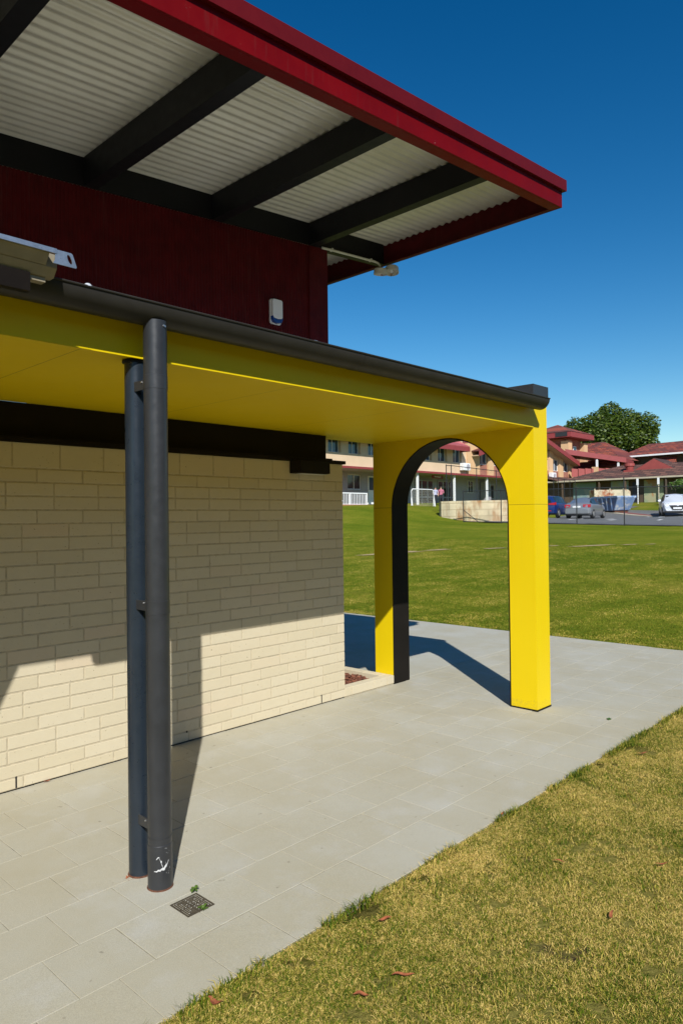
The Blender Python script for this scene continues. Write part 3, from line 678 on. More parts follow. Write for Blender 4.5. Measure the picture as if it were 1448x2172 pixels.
def lamp(c, tilt, nm):
    mbx = MB(); mbx.lathe([(0,.030),(.058,.030),(.067,.022),(.070,-.028),(.064,-.030),(.060,.006),(0,.010)],(0,0,0),seg=28)
    o = mbx.build(nm, M['cream_plastic'], fl, smooth=True, local=True); o.location = Vector(c)-fl.location; o.rotation_euler = tilt
    for k in range(3):
        w = MB(); a = random.uniform(0,6); pts = [(0.01*k,0,.004)]; 
        for i in range(5): pts.append((.02*math.cos(a+i)+.012*i-.01, .02*math.sin(a+i*1.3), .0-.010*i+.012*random.random()))
        w.tube(pts,.0022,6); w.build('wire', [M['tail_red'],M['black'],M['white_paint']][k], o, local=True)
    mbx = MB(); mbx.box(-.03,-.012,-.016,.028,.014,.006); mbx.build('lamp_socket', M['white_plastic'], o, local=True)
    return o
lamp((.605,.02,4.052),(.12,-.10,.2),'lamp_holder'); lamp((.715,-.03,4.082),(-.02,.16,.6),'lamp_holder')
gc = thing('metal_channel', 'galvanised steel channel with a slotted end plate lying above the canopy gutter at left', 'metal channel', (-3.6,-1.7,2.64))
mb = MB(); mb.box(-5.2,-1.818,2.672,-3.462,-1.810,2.690); mb.build('top_flange', M['galv'], gc)
mb = MB(); mb.prism([(-5.2,-1.809,2.688),(-5.2,-1.809,2.671),(-5.2,-1.776,2.634),(-5.2,-1.772,2.634),(-5.2,-1.772,2.688)],(1.715,0,0)); mb.prism([(-5.2,-1.7715,2.684),(-5.2,-1.7715,2.631),(-5.2,-1.742,2.600),(-5.2,-1.66,2.600),(-5.2,-1.66,2.684)],(1.76,0,0)); mb.build('pan', M['tan'], gc, bevel=.002)
mb = MB(); mb.box(-3.53,-1.735,2.580,-3.47,-1.69,2.5995); mb.build('foot', M['tan'], gc)
mb = MB(); mb.box(-3.80,-1.752,2.528,-3.535,-1.716,2.5995); mb.build('hanger', M['brown_beam'], gc)
# end plate with slot, built as a ring of quads
ou = [(-3.466,2.688),(-3.405,2.688),(-3.399,2.684),(-3.383,2.640),(-3.385,2.634),(-3.475,2.634),(-3.4685,2.648)]
mb = MB(); cxs, czs = -3.411, 2.662
sl = [(cxs+.007*math.cos(t)+.35*-.016*math.sin(t), czs+.018*math.sin(t)) for t in [2*PI*i/20 for i in range(20)]]
def outer_at(t):
    d = (math.cos(t),math.sin(t)); best = 9
    for i in range(len(ou)):
        (ax,az),(bx,bz) = ou[i],ou[(i+1)%len(ou)]; ex,ez = bx-ax,bz-az; den = d[0]*ez-d[1]*ex
        if abs(den) < 1e-9: continue
        k = ((ax-cxs)*ez-(az-czs)*ex)/den; u = ((ax-cxs)*d[1]-(az-czs)*d[0])/den
        if k > 0 and -1e-6 <= u <= 1+1e-6: best = min(best,k)
    return (cxs+d[0]*best, czs+d[1]*best)
angs = sorted([2*PI*i/40 for i in range(40)] + [math.atan2(b-czs,a-cxs)%(2*PI) for a,b in ou]); n = len(angs); vs = []
for yy in (-1.8160,-1.8120):
    vs += [(cxs+.008*math.cos(t)-.006*math.sin(t), yy, czs+.017*math.sin(t)) for t in angs]
    vs += [(a,yy,b) for a,b in (outer_at(t) for t in angs)]
fs = []
for i in range(n):
    j = (i+1)%n; fs += [(i,j,n+j,n+i),(2*n+i,3*n+i,3*n+j,2*n+j),(i,2*n+i,2*n+j,j),(n+i,n+j,3*n+j,3*n+i)]
mb.add(vs,fs); mb.build('end_plate', M['galv'], gc)
gc.location = (-3.6-.027, -1.7, 2.64-.021)
# planter
pl = thing('planter_bed', 'low cream block planter beside the yellow arch, filled with red bark mulch', 'planter', (.35,.3,0))
mb = MB()
def pb(x0,y0,x1,y1):
    mb.box(x0,y0,.010,x1,y1,.0865)
for a,b in ((.003,.10),(.105,.40),(.405,.60),(.605,.7045)): pb(a,0,b,.098)
for a,b in ((.100,.32),(.325,.62),(.625,.92),(.925,1.22),(1.225,1.52),(1.525,1.82),(1.825,2.12)): pb(.606,a,.7045,b)
mb.build('kerb_blocks', M['block'], pl, bevel=.003)
mb = MB(); mb.box(.001,.006,0,.700,.094,.082); mb.box(.610,.1,0,.700,2.1,.082); mb.build('mortar_bed', M['mortar'], pl)
mb = MB(); mb.box(.002,.0985,0,.6055,2.1,.03)
for i in range(1500):
    c = Vector((random.uniform(.01,.598), .104+random.random()**1.4*1.2, .03+random.random()*.025)); l = random.uniform(.006,.02)
    R_ = Matrix.Rotation(random.uniform(0,6.28),3,'Z') @ Matrix.Rotation(random.uniform(-.7,.7),3,'X')
    pts = [R_ @ Vector((sx*l,sy*l*.5,sz*l*.22))+c for sz in (-1,1) for sx,sy in ((-1,-1),(1,-1),(1,1),(-1,1))]; mb.hexa(pts)
o = mb.build('mulch', M['mulch'], pl, fixn=False); o['kind'] = 'stuff'
# drain grate
dg = thing('drain_grate', 'square bronze floor drain grate set in the pavers beside the downpipe', 'drain grate', (-2.955,-1.882,0))
mb = MB(); c = Vector((-2.955,-1.882)); h = .066
def sq(mb, a, b, z0, z1):
    for (x0,y0,x1,y1) in ((-b,-b,b,-a),(-b,a,b,b),(-b,-a,-a,a),(a,-a,b,a)): mb.box(c.x+x0,c.y+y0,z0,c.x+x1,c.y+y1,z1)
M['bronze'] = pbr('bronze_plastic', (.060,.048,.032), .5, var=.25, vs=30, rvar=.1)
sq(mb,.060,.067,-.0005,.0042); mb.build('rim', M['bronze'], dg)
mb = MB()
for a in (.005,.014,.023,.032,.041,.050): sq(mb,a,a+.0055,.0004,.0034)
for s in (-1,1): mb.box(c.x-.06,c.y+s*.003-.002,.0003,c.x+.06,c.y+s*.003+.002,.0030)
mb.build('bars', M['bronze'], dg)
mb = MB(); mb.box(c.x-.0595,c.y-.0595,-.002,c.x+.0595,c.y+.0595,.00025); mb.build('pit', M['mortar_dark'], dg)
mb = MB()
for s in (-.048,-.032,-.016,.0,.016,.032,.048):
    for t in ((s,s),(s,-s),(s,0),(0,s)): mb.lathe([(0,.0050),(.0012,.0048),(.0018,.0035)],(c.x+t[0],c.y+t[1],0),seg=6)
mb.build('studs', M['cream_plastic'], dg)
def weed(loc, n, size, label):
    mb = MB(); w0 = Vector((*loc,.0))
    for i in range(n):
        a = 2*PI*i/n+random.uniform(-.4,.4); l = size*random.uniform(.6,1.15); d = Vector((math.cos(a),math.sin(a),0)); s = Vector((-d.y,d.x,0)); hgt = random.uniform(.25,.8)*l
        pts = [];
        for t,wd in ((.1,.10),(.45,.26),(.75,.22),(1.0,.02)):
            p = w0+d*l*t+Vector((0,0,hgt*math.sin(t*2.3)+.003)); pts += [p-s*l*wd, p+Vector((0,0,-.1*l*wd)), p+s*l*wd]
        f = []
        for k in range(3):
            b = 3*k; f += [(b,b+1,b+4,b+3),(b+1,b+2,b+5,b+4)]
        mb.add(pts,f)
    return tag(mb.build('weed', M['weed'], fixn=False), label, 'weed', 'weeds at the drain')
weed((-2.885,-1.795), 9, .032, 'larger green weed growing between downpipe foot and drain grate')
weed((-2.945,-1.945), 9, .022, 'tiny spiky green weed at the front corner of the drain grate')

# ------------------------------------------------------------------ fallen leaves
def leaf(x,y,L,a,label,curl=.25,z=None,w=.17):
    mb = MB(); L *= .80; w *= .85; zz = (gz(x,y) if z is None else z*.62); d = Vector((math.cos(a),math.sin(a),0)); s = Vector((-d.y,d.x,0)); pts=[]; n=7
    for i in range(n+1):
        t = i/n; L_ = L; ww = L*w*math.sin(PI*min(1,t*.96+.02))**.8; bend = .12*L*math.sin(PI*t)
        p = Vector((x,y,zz))+d*L*(t-.5)+s*bend+Vector((0,0,.004+.6*curl*L*(t-.5)**2+.06*L*math.sin(7*t+x*9))); pts += [p-s*ww*.5+Vector((0,0,.15*ww)), p, p+s*ww*.5+Vector((0,0,.15*ww))]
    mb.add(pts,[(3*k+j,3*k+j+1,3*k+j+4,3*k+j+3) for k in range(n) for j in (0,1)])
    return tag(mb.build('fallen_leaf', M['dead_leaf'], fixn=False), label, 'leaf', 'fallen leaves')
leaf(-2.737,-2.846,.105,-.78,'longest terracotta gum leaf, lying flat on the lower lawn',.1,.024,.24)
leaf(-1.881,-3.238,.085,.35,'bright orange leaf lying beside bare soil at the right of the lawn',.3,.028,.22)
leaf(-1.605,-2.869,.075,-1.25,'dark red curled leaf between bare soil spots in the middle of the lawn',.5,.026,.25)
leaf(-2.515,-2.576,.075,-.5,'crumpled red-brown leaf near the lawn edge by the pavers',.6,.024,.40)
leaf(-3.26,-2.457,.075,1.9,'curled brown leaf on the grass edge nearest the bottom of the path',.9,.016,.45)
leaf(-2.914,-2.802,.070,-.9,'orange-brown leaf half buried in grass at the lower left of the lawn',.5,.022,.4)
leaf(-1.316,-3.232,.075,-.7,'pinkish leaf on green grass near the right edge of the picture',.4,.026,.25)
leaf(-1.30,-2.392,.060,.2,'dry tan leaf hanging over the path edge halfway along the lawn',.7,.012,.4)
leaf(.174,-2.594,.10,-.75,'pale tan leaf on the dry upper lawn close to the path edge',.25,.026,.25)
leaf(-2.745,-.012,.055,.05,'pinkish leaf leaning against the foot of the block wall',.2,.006,.4)
mb = MB(); mb.prism([(.85,-2.075,.002),(.885,-2.085,.003),(.905,-2.06,.004),(.872,-2.05,.003)],(0,0,.004)); 
tag(mb.build('leaf_scrap', M['weed']), 'tiny green leaf scrap on the pavers between yellow pier and lawn', 'leaf')

# ------------------------------------------------------------------ grass blades (stuff)
def blades(name, xy, zb_, hmin, hmax, w, m, lean=.9):
    n = len(xy); h = rng.uniform(hmin,hmax,n); a = rng.uniform(0,2*PI,n); b = rng.uniform(0,2*PI,n); L = rng.uniform(.25,lean,n)*h*1.25
    ww = w*rng.uniform(.6,1.3,n)
    base = np.stack([xy[:,0],xy[:,1],zb_],1); s = np.stack([np.cos(b),np.sin(b),np.zeros(n)],1)*ww[:,None]*.5
    mid = base+np.stack([np.cos(a)*L*.35,np.sin(a)*L*.35,h*.62],1); tip = base+np.stack([np.cos(a)*L,np.sin(a)*L,h*rng.uniform(.55,1.0,n)],1)
    V = np.stack([base-s,base+s,mid+s*.8,mid-s*.8,tip+s*.12,tip-s*.12],1).reshape(-1,3)
    i = np.arange(n)*6; F = np.concatenate([np.stack([i,i+1,i+2,i+3],1),np.stack([i+3,i+2,i+4,i+5],1)])
    o = npmesh(name,V,F,m); o['kind'] = 'stuff'; return o
def nmap(xy, sc, seed, oct_=3):
    return np.array([noise.fractal(Vector((x*sc+seed,y*sc,seed)),1.0,2.0,oct_) for x,y in xy])
def sample(n, f):
    out = []
    tot = 0
    while tot < n:
        p = f(n); out.append(p); tot += len(p)
    return np.concatenate(out)[:n]
def near_f(n):
    x = rng.uniform(-3.9,2.6,n*2); y = -2.405-rng.random(n*2)**1.25*1.9
    k = (y > -2.41-1.45+0*x) | (x > -2.6); 
    # keep what lies in or close to the view
    dx, dy = x-EYE.x, y-EYE.y; dep = dx*fw.x+dy*fw.y; lat = dx*rt.x+dy*rt.y
    k = (dep > 1.9) & (lat/dep < .62)
    return np.stack([x[k],y[k]],1)
xy = sample(560000, near_f)
d1 = nmap(xy, 4.4, 4.2); d2 = nmap(xy, 14.0, 7.7)
d3 = nmap(xy, 4.2, 2.2)
keep = ((d1*.55+d2*.55) < .33+rng.normal(0,.09,len(xy))) & ((d3*.7+d2*.5) > -.58); xy = xy[keep]
edge = np.clip((-2.405-xy[:,1])/.03,0,1)
zg = -.006+rng.uniform(0,.004,len(xy))
def rim_f(n):
    x = rng.uniform(-6,4.25,n*2); y = -2.405-rng.random(n*2)**1.3*7
    dx, dy = x-EYE.x, y-EYE.y; dep = dx*fw.x+dy*fw.y; lat = dx*rt.x+dy*rt.y
    k = ~((dep > 1.9) & (lat/np.maximum(dep,.01) < .62) & (y > -4.3))
    return np.stack([x[k],y[k]],1)
xr = sample(190000, rim_f); xr = xr[nmap(xr, 4.4, 4.2) < .5]
tag(blades('verge_grass', xr, np.full(len(xr),-.004), .008, .022, .0052, M['blade'], 1.5))
tag(blades('grass', xy, zg, .005, .015, .0024, M['blade'], 1.6))
xy = sample(26000, near_f); k = nmap(xy, 3.1, 1.9) > .12; xy = xy[k]
tag(blades('tall_grass', xy, np.zeros(len(xy)), .012, .030, .0032, M['blade_far'], .9))
ex = rng.uniform(-4,2.2,5200); ey = -2.404-rng.random(5200)**2*.05; k = nmap(np.stack([ex,ey*0],1), 3.0, 9.1) > -.12; exy = np.stack([ex,ey],1)[k]
tag(blades('edge_grass', exy, np.zeros(len(exy)), .018, .050, .0036, M['blade_far'], .9))
def far_f(n):
    x = 4.30+rng.random(n*2)**1.5*13; y = rng.uniform(-8,16,n*2)
    dx, dy = x-EYE.x, y-EYE.y; dep = dx*fw.x+dy*fw.y; lat = dx*rt.x+dy*rt.y; k = (lat/dep < .55) & (lat/dep > -.03)
    return np.stack([x[k],y[k]],1)
xy = sample(260000, far_f); sc = 1
tag(blades('mown_grass', xy, hz(xy[:,0],xy[:,1])-.004, .008, .024, .0065, M['blade_turf'], 1.2))
SKY_AIR, SKY_DUST, SKY_OZ, SKY_SAT, SKY_STR, SUN_STR, EXPO, SKY_GAM, SKY_HUE = 1.0, 0.1, 0.7, 1.5, .052, 4.0, .56, 1.2, .494
# ------------------------------------------------------------------ two-storey school building behind the lawn
sb = thing('school_building', 'cream and brick two-storey school building with red trim and a ground-floor verandah beyond the lawn', 'building', (45,30,2.6))
YFc = 29.5; ZSL = 6.27; ZT = 7.42; XW = 47.75
wins = [29.9,31.95,34.05,36.2,38.4,40.6,42.72,44.86]; ww = 1.27
mb = MB(); mb.box(22,YFc,5.36,XW-.9,YFc+.35,ZSL); prev = 22
for x in wins: mb.box(prev,YFc,ZSL,x,YFc+.35,ZT); prev = x+ww
mb.box(prev,YFc,ZSL,XW-.9,YFc+.35,ZT); mb.box(22,YFc+.36,5.36,XW-.9,YFc+8,8.2)
mb.build('upper_wall', M['render'], sb)
mb = MB(); mb.box(XW-.898,YFc-.10,5.36,XW,YFc+.36,8.0); mb.build('corner_pier', M['peach'], sb)
def window(x0,x1,z0,z1,y,depth=.22, mull=1, gm='glass'):
    f = MB(); t = .05; yy = y+depth
    f.box(x0,yy,z0,x1,yy+.06,z0+t); f.box(x0,yy,z1-t,x1,yy+.06,z1); f.box(x0,yy,z0+t,x0+t,yy+.06,z1-t); f.box(x1-t,yy,z0+t,x1,yy+.06,z1-t)
    for k in range(mull): xm = x0+(x1-x0)*(k+1)/(mull+1); f.box(xm-t/2,yy,z0+t,xm+t/2,yy+.06,z1-t)
    fr = f.build('window', M['white_paint'], sb)
    g = MB(); g.box(x0+t,yy+.03,z0+t,x1-t,yy+.034,z1-t); g.build('pane', M[gm], fr); return fr
for i,x in enumerate(wins): window(x,x+ww,ZSL,ZT,YFc,.24,1)
wing = [48.86,51.2,53.5,55.8,58.1,60.4,62.6,64.85]
mb = MB(); prev = XW
for x in wing: mb.box(prev,YFc-.12,5.34,x-.06,YFc+.4,9.9 if 50 < prev < 60 else 8.3); prev = x+1.33
mb.box(prev,YFc-.12,2.8,67.1,YFc+.4,8.0); mb.box(XW,YFc+.42,5.36,67.1,YFc+9,8.0); mb.build('wing_piers', M['peach'], sb)
for x in wing:
    mb = MB(); mb.box(x-.058,YFc+.02,5.34,x+1.328,YFc+.3,6.28); mb.build('brick_spandrel', M['red_brick'], sb)
    mb = MB(); mb.box(x-.058,YFc+.02,7.46,x+1.328,YFc+.3,8.1); mb.build('window_head', M['peach'], sb)
for x in wing: window(x-.056,x+1.326,6.285,7.455,YFc,.12,1)
# floor band, verandah
mb = MB(); mb.box(22,YFc-.30,5.19,67.1,YFc-.125,5.345); mb.build('floor_band', M['red_trim'], sb)
mb = MB(); mb.box(22,YFc-.12,5.19,67.1,YFc+2.0,5.335); mb.build('verandah_ceiling', M['lilac'], sb)
for x in (24.6,29.72,34.82,39.9,44.98,50.08,55.2,60.3,65.4):
    p = MB(); p.box(x-.075,YFc-.08,2.45,x+.075,YFc+.07,5.188); p.build('post', M['white_paint'], sb)
mb = MB(); mb.box(22,YFc+2.0,2.4,33.98,YFc+2.3,5.34); mb.box(33.98,YFc+2,2.4,35.47,YFc+2.3,3.84); mb.box(33.98,YFc+2,4.98,35.47,YFc+2.3,5.34); mb.box(35.47,YFc+2,2.4,67.1,YFc+2.3,5.34)
mb.build('ground_wall', M['lilac'], sb)
mb = MB(); mb.box(22,YFc-.6,2.2,67.1,YFc+2.0,2.62); mb.build('verandah_floor', M['paving_red'], sb)
window(33.985,35.465,3.845,4.975,YFc+2,.06,1,'glass_dark')
def door(x0,x1,z1,leafs,gm,y=YFc+1.90):
    d = MB(); d.box(x0,y,2.62,x1,y+.098,z1); 
    dr = d.build('door', M['lilac'] if gm != 'glass' else M['white_paint'], sb); n = leafs; w = (x1-x0)/n
    for k in range(n):
        g = MB(); g.box(x0+k*w+.10,y-.012,3.45 if gm=='glass_dark' else 3.82,x0+(k+1)*w-.10,y-.002,z1-.12); g.build('pane', M[gm], dr)
        if gm == 'glass_dark':
            g = MB(); g.box(x0+k*w+.10,y-.012,2.75,x0+(k+1)*w-.10,y-.002,3.32); g.build('pane', M[gm], dr)
door(36.2,37.3,4.92,1,'glass'); door(39.0,40.2,4.85,1,'glass'); door(42.2,44.6,4.85,3,'glass_dark'); door(45.3,47.6,4.85,3,'glass_dark'); door(53.4,54.4,4.8,1,'glass_dark')
window(50.0,50.85,3.85,4.98,YFc+1.93,.0,1,'glass_dark')
mb = MB(); mb.box(52.0,YFc+1.3,2.62,52.9,YFc+1.85,4.9); mb.build('cupboard', M['lilac'], sb)
# front eave
mb = MB(); mb.box(22,YFc-1.0,7.16,45.95,YFc-.93,7.53); mb.box(45.88,YFc-.929,7.16,45.95,YFc-.01,7.53); mb.build('eave_fascia', M['red_trim'], sb)
mb = MB(); mb.box(22,YFc-.929,7.425,45.879,YFc+.34,7.46); mb.build('eave_soffit', M['soffit_tan'], sb)
mb = MB(); mb.prism([(22,YFc-.98,7.535),(45.94,YFc-.98,7.535),(45.5,YFc+.2,8.25),(44,YFc+2.4,8.9),(22,YFc+2.4,8.9)],(0,0,.06)); mb.build('eave_roof', M['red_roof'], sb)
# wing gable rakes
for sgn,name in ((1,'rake'),(-1,'rake')):
    ax = 57.2; e = 66.9 if sgn > 0 else 47.5
    za = 9.23+(59.9-57.2)*.293; ze = 7.19 
    mb = MB(); mb.hexa([(ax,YFc-.95,za-.42),(e,YFc-.95,ze-.30),(e,YFc-.86,ze-.30),(ax,YFc-.86,za-.42),(ax,YFc-.95,za),(e,YFc-.95,ze+.12),(e,YFc-.86,ze+.12),(ax,YFc-.86,za)]); mb.build('rake_fascia', M['red_trim'], sb)
    mb = MB(); mb.hexa([(ax,YFc-.859,za-.40),(e-.05*sgn,YFc-.859,ze-.28),(e-.05*sgn,YFc+.5,ze-.28),(ax,YFc+.5,za-.40),(ax,YFc-.859,za-.34),(e-.05*sgn,YFc-.859,ze-.22),(e-.05*sgn,YFc+.5,ze-.22),(ax,YFc+.5,za-.34)]); mb.build('rake_soffit', M['soffit_tan'], sb)
    mb = MB(); mb.hexa([(ax,YFc-.9,za+.01),(e,YFc-.9,ze+.13),(e,YFc+9,ze+.13),(ax,YFc+9,za+.01),(ax,YFc-.9,za+.08),(e,YFc-.9,ze+.2),(e,YFc+9,ze+.2),(ax,YFc+9,za+.08)]); mb.build('wing_roof', M['tile_red_x'], sb)
# fittings on it
ac = thing('air_conditioner', 'white air conditioner on the cream wall under the end window of the school building', 'air conditioner', (46.5,29.2,5.9), 0, 'air conditioners')
mb = MB(); mb.box(45.75,29.02,5.62,46.75,29.44,6.24); mb.build('casing', M['white_paint'], ac, bevel=.03)
mb = MB(); mb.lathe([(0,0),(.21,0),(.24,.02),(.21,.03),(0,.012)],(46.38,28.985,5.93),'y',20); mb.build('fan_grille', M['lilac'], ac)
ac2 = thing('air_conditioner', 'white air conditioner on the brick wing, seen just right of the yellow pier', 'air conditioner', (61.9,29.1,5.9), 0, 'air conditioners')
mb = MB(); mb.box(61.55,28.95,5.52,62.35,29.37,6.05); mb.build('casing', M['white_paint'], ac2, bevel=.03)
mb = MB(); mb.lathe([(0,0),(.18,0),(.2,.02),(.18,.03),(0,.012)],(61.95,28.915,5.78),'y',16); mb.build('fan_grille', M['lilac'], ac2)
sg = thing('door_sign', 'dark red sign board above the verandah doors of the school building', 'sign', (45.1,31.3,5))
mb = MB(); mb.box(43.0,30.30,4.90,44.5,30.36,5.17); mb.build('board', M['red_trim'], sg)
mb = MB(); 
for k in range(7): mb.box(43.3+k*.13,30.285,5.0,43.3+k*.13+.09,30.299,5.09+.03*(k%3==0))
mb.build('lettering', M['white_paint'], sg)
bal = thing('balustrade', 'white railing in front of the verandah window of the school building', 'railing', (32,29,2.5))
mb = MB(); mb.box(27.5,28.95,3.38,33.3,29.02,3.46); mb.box(27.5,28.96,2.58,33.3,29.01,2.63); mb.build('rail', M['white_paint'], bal)
for x in (27.5,29.4,31.5,33.24):
    p = MB(); p.box(x-.045,28.94,2.30,x+.045,29.03,3.379); p.build('post', M['white_paint'], bal)
mb = MB(); x = 27.6
while x < 33.2: mb.box(x-.016,28.97,2.631,x+.016,29.0,3.379); x += .165
mb.build('pickets', M['white_paint'], bal)

# goal
go = thing('football_goal', 'small portable football goal with a net standing in front of the verandah doors', 'goal', (36.8,26.6,2.5))
g0 = gz(36,26.6); gx0, gx1, gy0 = 35.75, 38.45, 26.9
mb = MB(); mb.tube([(gx0,gy0,g0),(gx0,gy0,g0+1.12),(gx0+.15,gy0,g0+1.28),(gx1-.15,gy0,g0+1.28),(gx1,gy0,g0+1.12),(gx1,gy0,g0)],.035,8); mb.build('front_frame', M['white_paint'], go, smooth=True)
for x in (gx0,gx1):
    mb = MB(); mb.tube([(x,gy0,g0+1.1),(x-1.05,gy0-.9,g0)],.030,8); mb.tube([(x,gy0,g0+.03),(x-1.05,gy0-.9,g0+.03)],.022,6); mb.build('side_frame', M['white_paint'], go)
mb = MB()
for i in range(24): x = gx0+(gx1-gx0)*i/23; mb.tube([(x,gy0,g0+1.25),(x-1.0,gy0-.88,g0+.03)],.006,3,False)
for j in range(11): t = j/10; mb.tube([(gx0-1.0*t,gy0-.88*t,g0+1.25-1.22*t),(gx1-1.0*t,gy0-.88*t,g0+1.25-1.22*t)],.006,3,False)
mb.build('net', M['cream_plastic'], go)

# people in the distance
def person(loc, rz, h, shirt, trousers, label, arm):
    o = thing('person', label, 'person', loc, rz, None); s = h/1.7
    J = {'pel':(0,0,.92),'chest':(0,.0,1.28),'neck':(0,.01,1.44),'head':(0,.03,1.56),'top':(0,.03,1.68),
         'hl':(.10,0,.88),'kl':(.11,.06,.48),'al':(.11,.0,.07),'tl':(.12,.16,.03),'hr':(-.10,0,.88),'kr':(-.11,.04,.48),'ar':(-.12,-.06,.07),'tr':(-.12,.10,.03),
         'sl':(.19,0,1.38),'el':(.25,.03,1.10),'wl':(.24,.14,.88),'fl':(.24,.18,.80),'sr':(-.19,0,1.38),'er':(-.25,.06 if arm else .02,1.10),'wr':(-.16,.26 if arm else .10,1.08 if arm else .88),'fr':(-.12,.32 if arm else .13,1.10 if arm else .80)}
    R_ = {'pel':.15,'chest':.155,'neck':.06,'head':.10,'top':.07,'hl':.095,'kl':.06,'al':.042,'tl':.035,'hr':.095,'kr':.06,'ar':.042,'tr':.035,'sl':.07,'el':.045,'wl':.032,'fl':.03,'sr':.07,'er':.045,'wr':.032,'fr':.03}
    E_ = [('pel','chest'),('chest','neck'),('neck','head'),('head','top'),('pel','hl'),('hl','kl'),('kl','al'),('al','tl'),('pel','hr'),('hr','kr'),('kr','ar'),('ar','tr'),('chest','sl'),('sl','el'),('el','wl'),('wl','fl'),('chest','sr'),('sr','er'),('er','wr'),('wr','fr')]
    ks = list(J); me = bpy.data.meshes.new('body'); me.from_pydata([tuple(c*s for c in J[k]) for k in ks],[(ks.index(a),ks.index(b)) for a,b in E_],[])
    tmp = bpy.data.objects.new('body', me); COL.objects.link(tmp); md = tmp.modifiers.new('Skin','SKIN')
    for i,k in enumerate(ks): sv = me.skin_vertices[0].data[i]; sv.radius = (R_[k]*s*(1.1 if k in ('pel','chest') else 1),R_[k]*s*(.72 if k in ('pel','chest') else 1)); sv.use_root = (k=='pel')
    tmp.modifiers.new('Subdivision','SUBSURF').levels = 1
    dgp = bpy.context.evaluated_depsgraph_get(); m2 = bpy.data.meshes.new_from_object(tmp.evaluated_get(dgp)); bpy.data.objects.remove(tmp)
    b = bpy.data.objects.new('body', m2); COL.objects.link(b); b.parent = o; m2.materials.clear()
    for m in (M['skin'], shirt, trousers, M['black']): m2.materials.append(m)
    for p in m2.polygons:
        c = p.center/s; p.use_smooth = True
        p.material_index = 3 if c.z < .09 else 2 if c.z < .93 and abs(c.x) < .20 else 1 if (c.z < 1.44 and c.z > 1.12) or (abs(c.x) < .19 and c.z < 1.43 and c.z > .9) else 0
    hb = MB(); hb.lathe([(0,.115),(.06,.10),(.10,.05),(.112,0),(.10,-.05)],(0,-.0,1.60),seg=14)
    ho = hb.build('hair', M['hair'], o, smooth=True, local=True); ho.scale = (s,s,s)
    return o
person((40.75,28.4,2.62), 2.6, 1.45, M['shirt_lilac'], M['trouser_dark'], 'person in a pale lilac shirt standing by the goal before the verandah doors', False)
person((41.65,28.5,2.62), 2.2, 1.5, M['shirt_pink'], M['trouser_dark'], 'person in a dark pink top standing beside the red door sign, arm raised forward', True)

# limestone retaining wall
rw = thing('retaining_wall', 'rust-stained cream limestone block retaining wall at the top of the lawn', 'wall', (27,16,1.3))
path = [(28.9,18.9),(26.9,18.15),(26.53,17.75),(26.50,17.2),(26.61,16.2),(27.0,15.4),(27.7,14.3),(28.15,13.65),(28.6,13.6),(31,15.2)]
mb = MB(); n = len(path); L = []
for i,p in enumerate(path):
    a = Vector(path[max(i-1,0)]); b = Vector(path[min(i+1,n-1)]); d = (b-a).normalized(); q = Vector((-d.y,d.x))*.30; L.append((Vector(p), Vector(p)+q))
vs = []
for p,q in L: vs += [(p.x,p.y,.7),(q.x,q.y,.7),(q.x,q.y,2.50),(p.x,p.y,2.50)]
fs = [(0,1,2,3),(4*n-4,4*n-1,4*n-2,4*n-3)]
for i in range(n-1):
    for k in range(4): fs.append((4*i+k,4*i+4+k,4*i+4+(k+1)%4,4*i+(k+1)%4))
mb.add(vs,fs); mb.build('wall_body', M['limestone'], rw)
mb = MB(); mb.box(26.42,16.9,2.05,26.47,16.99,2.09)
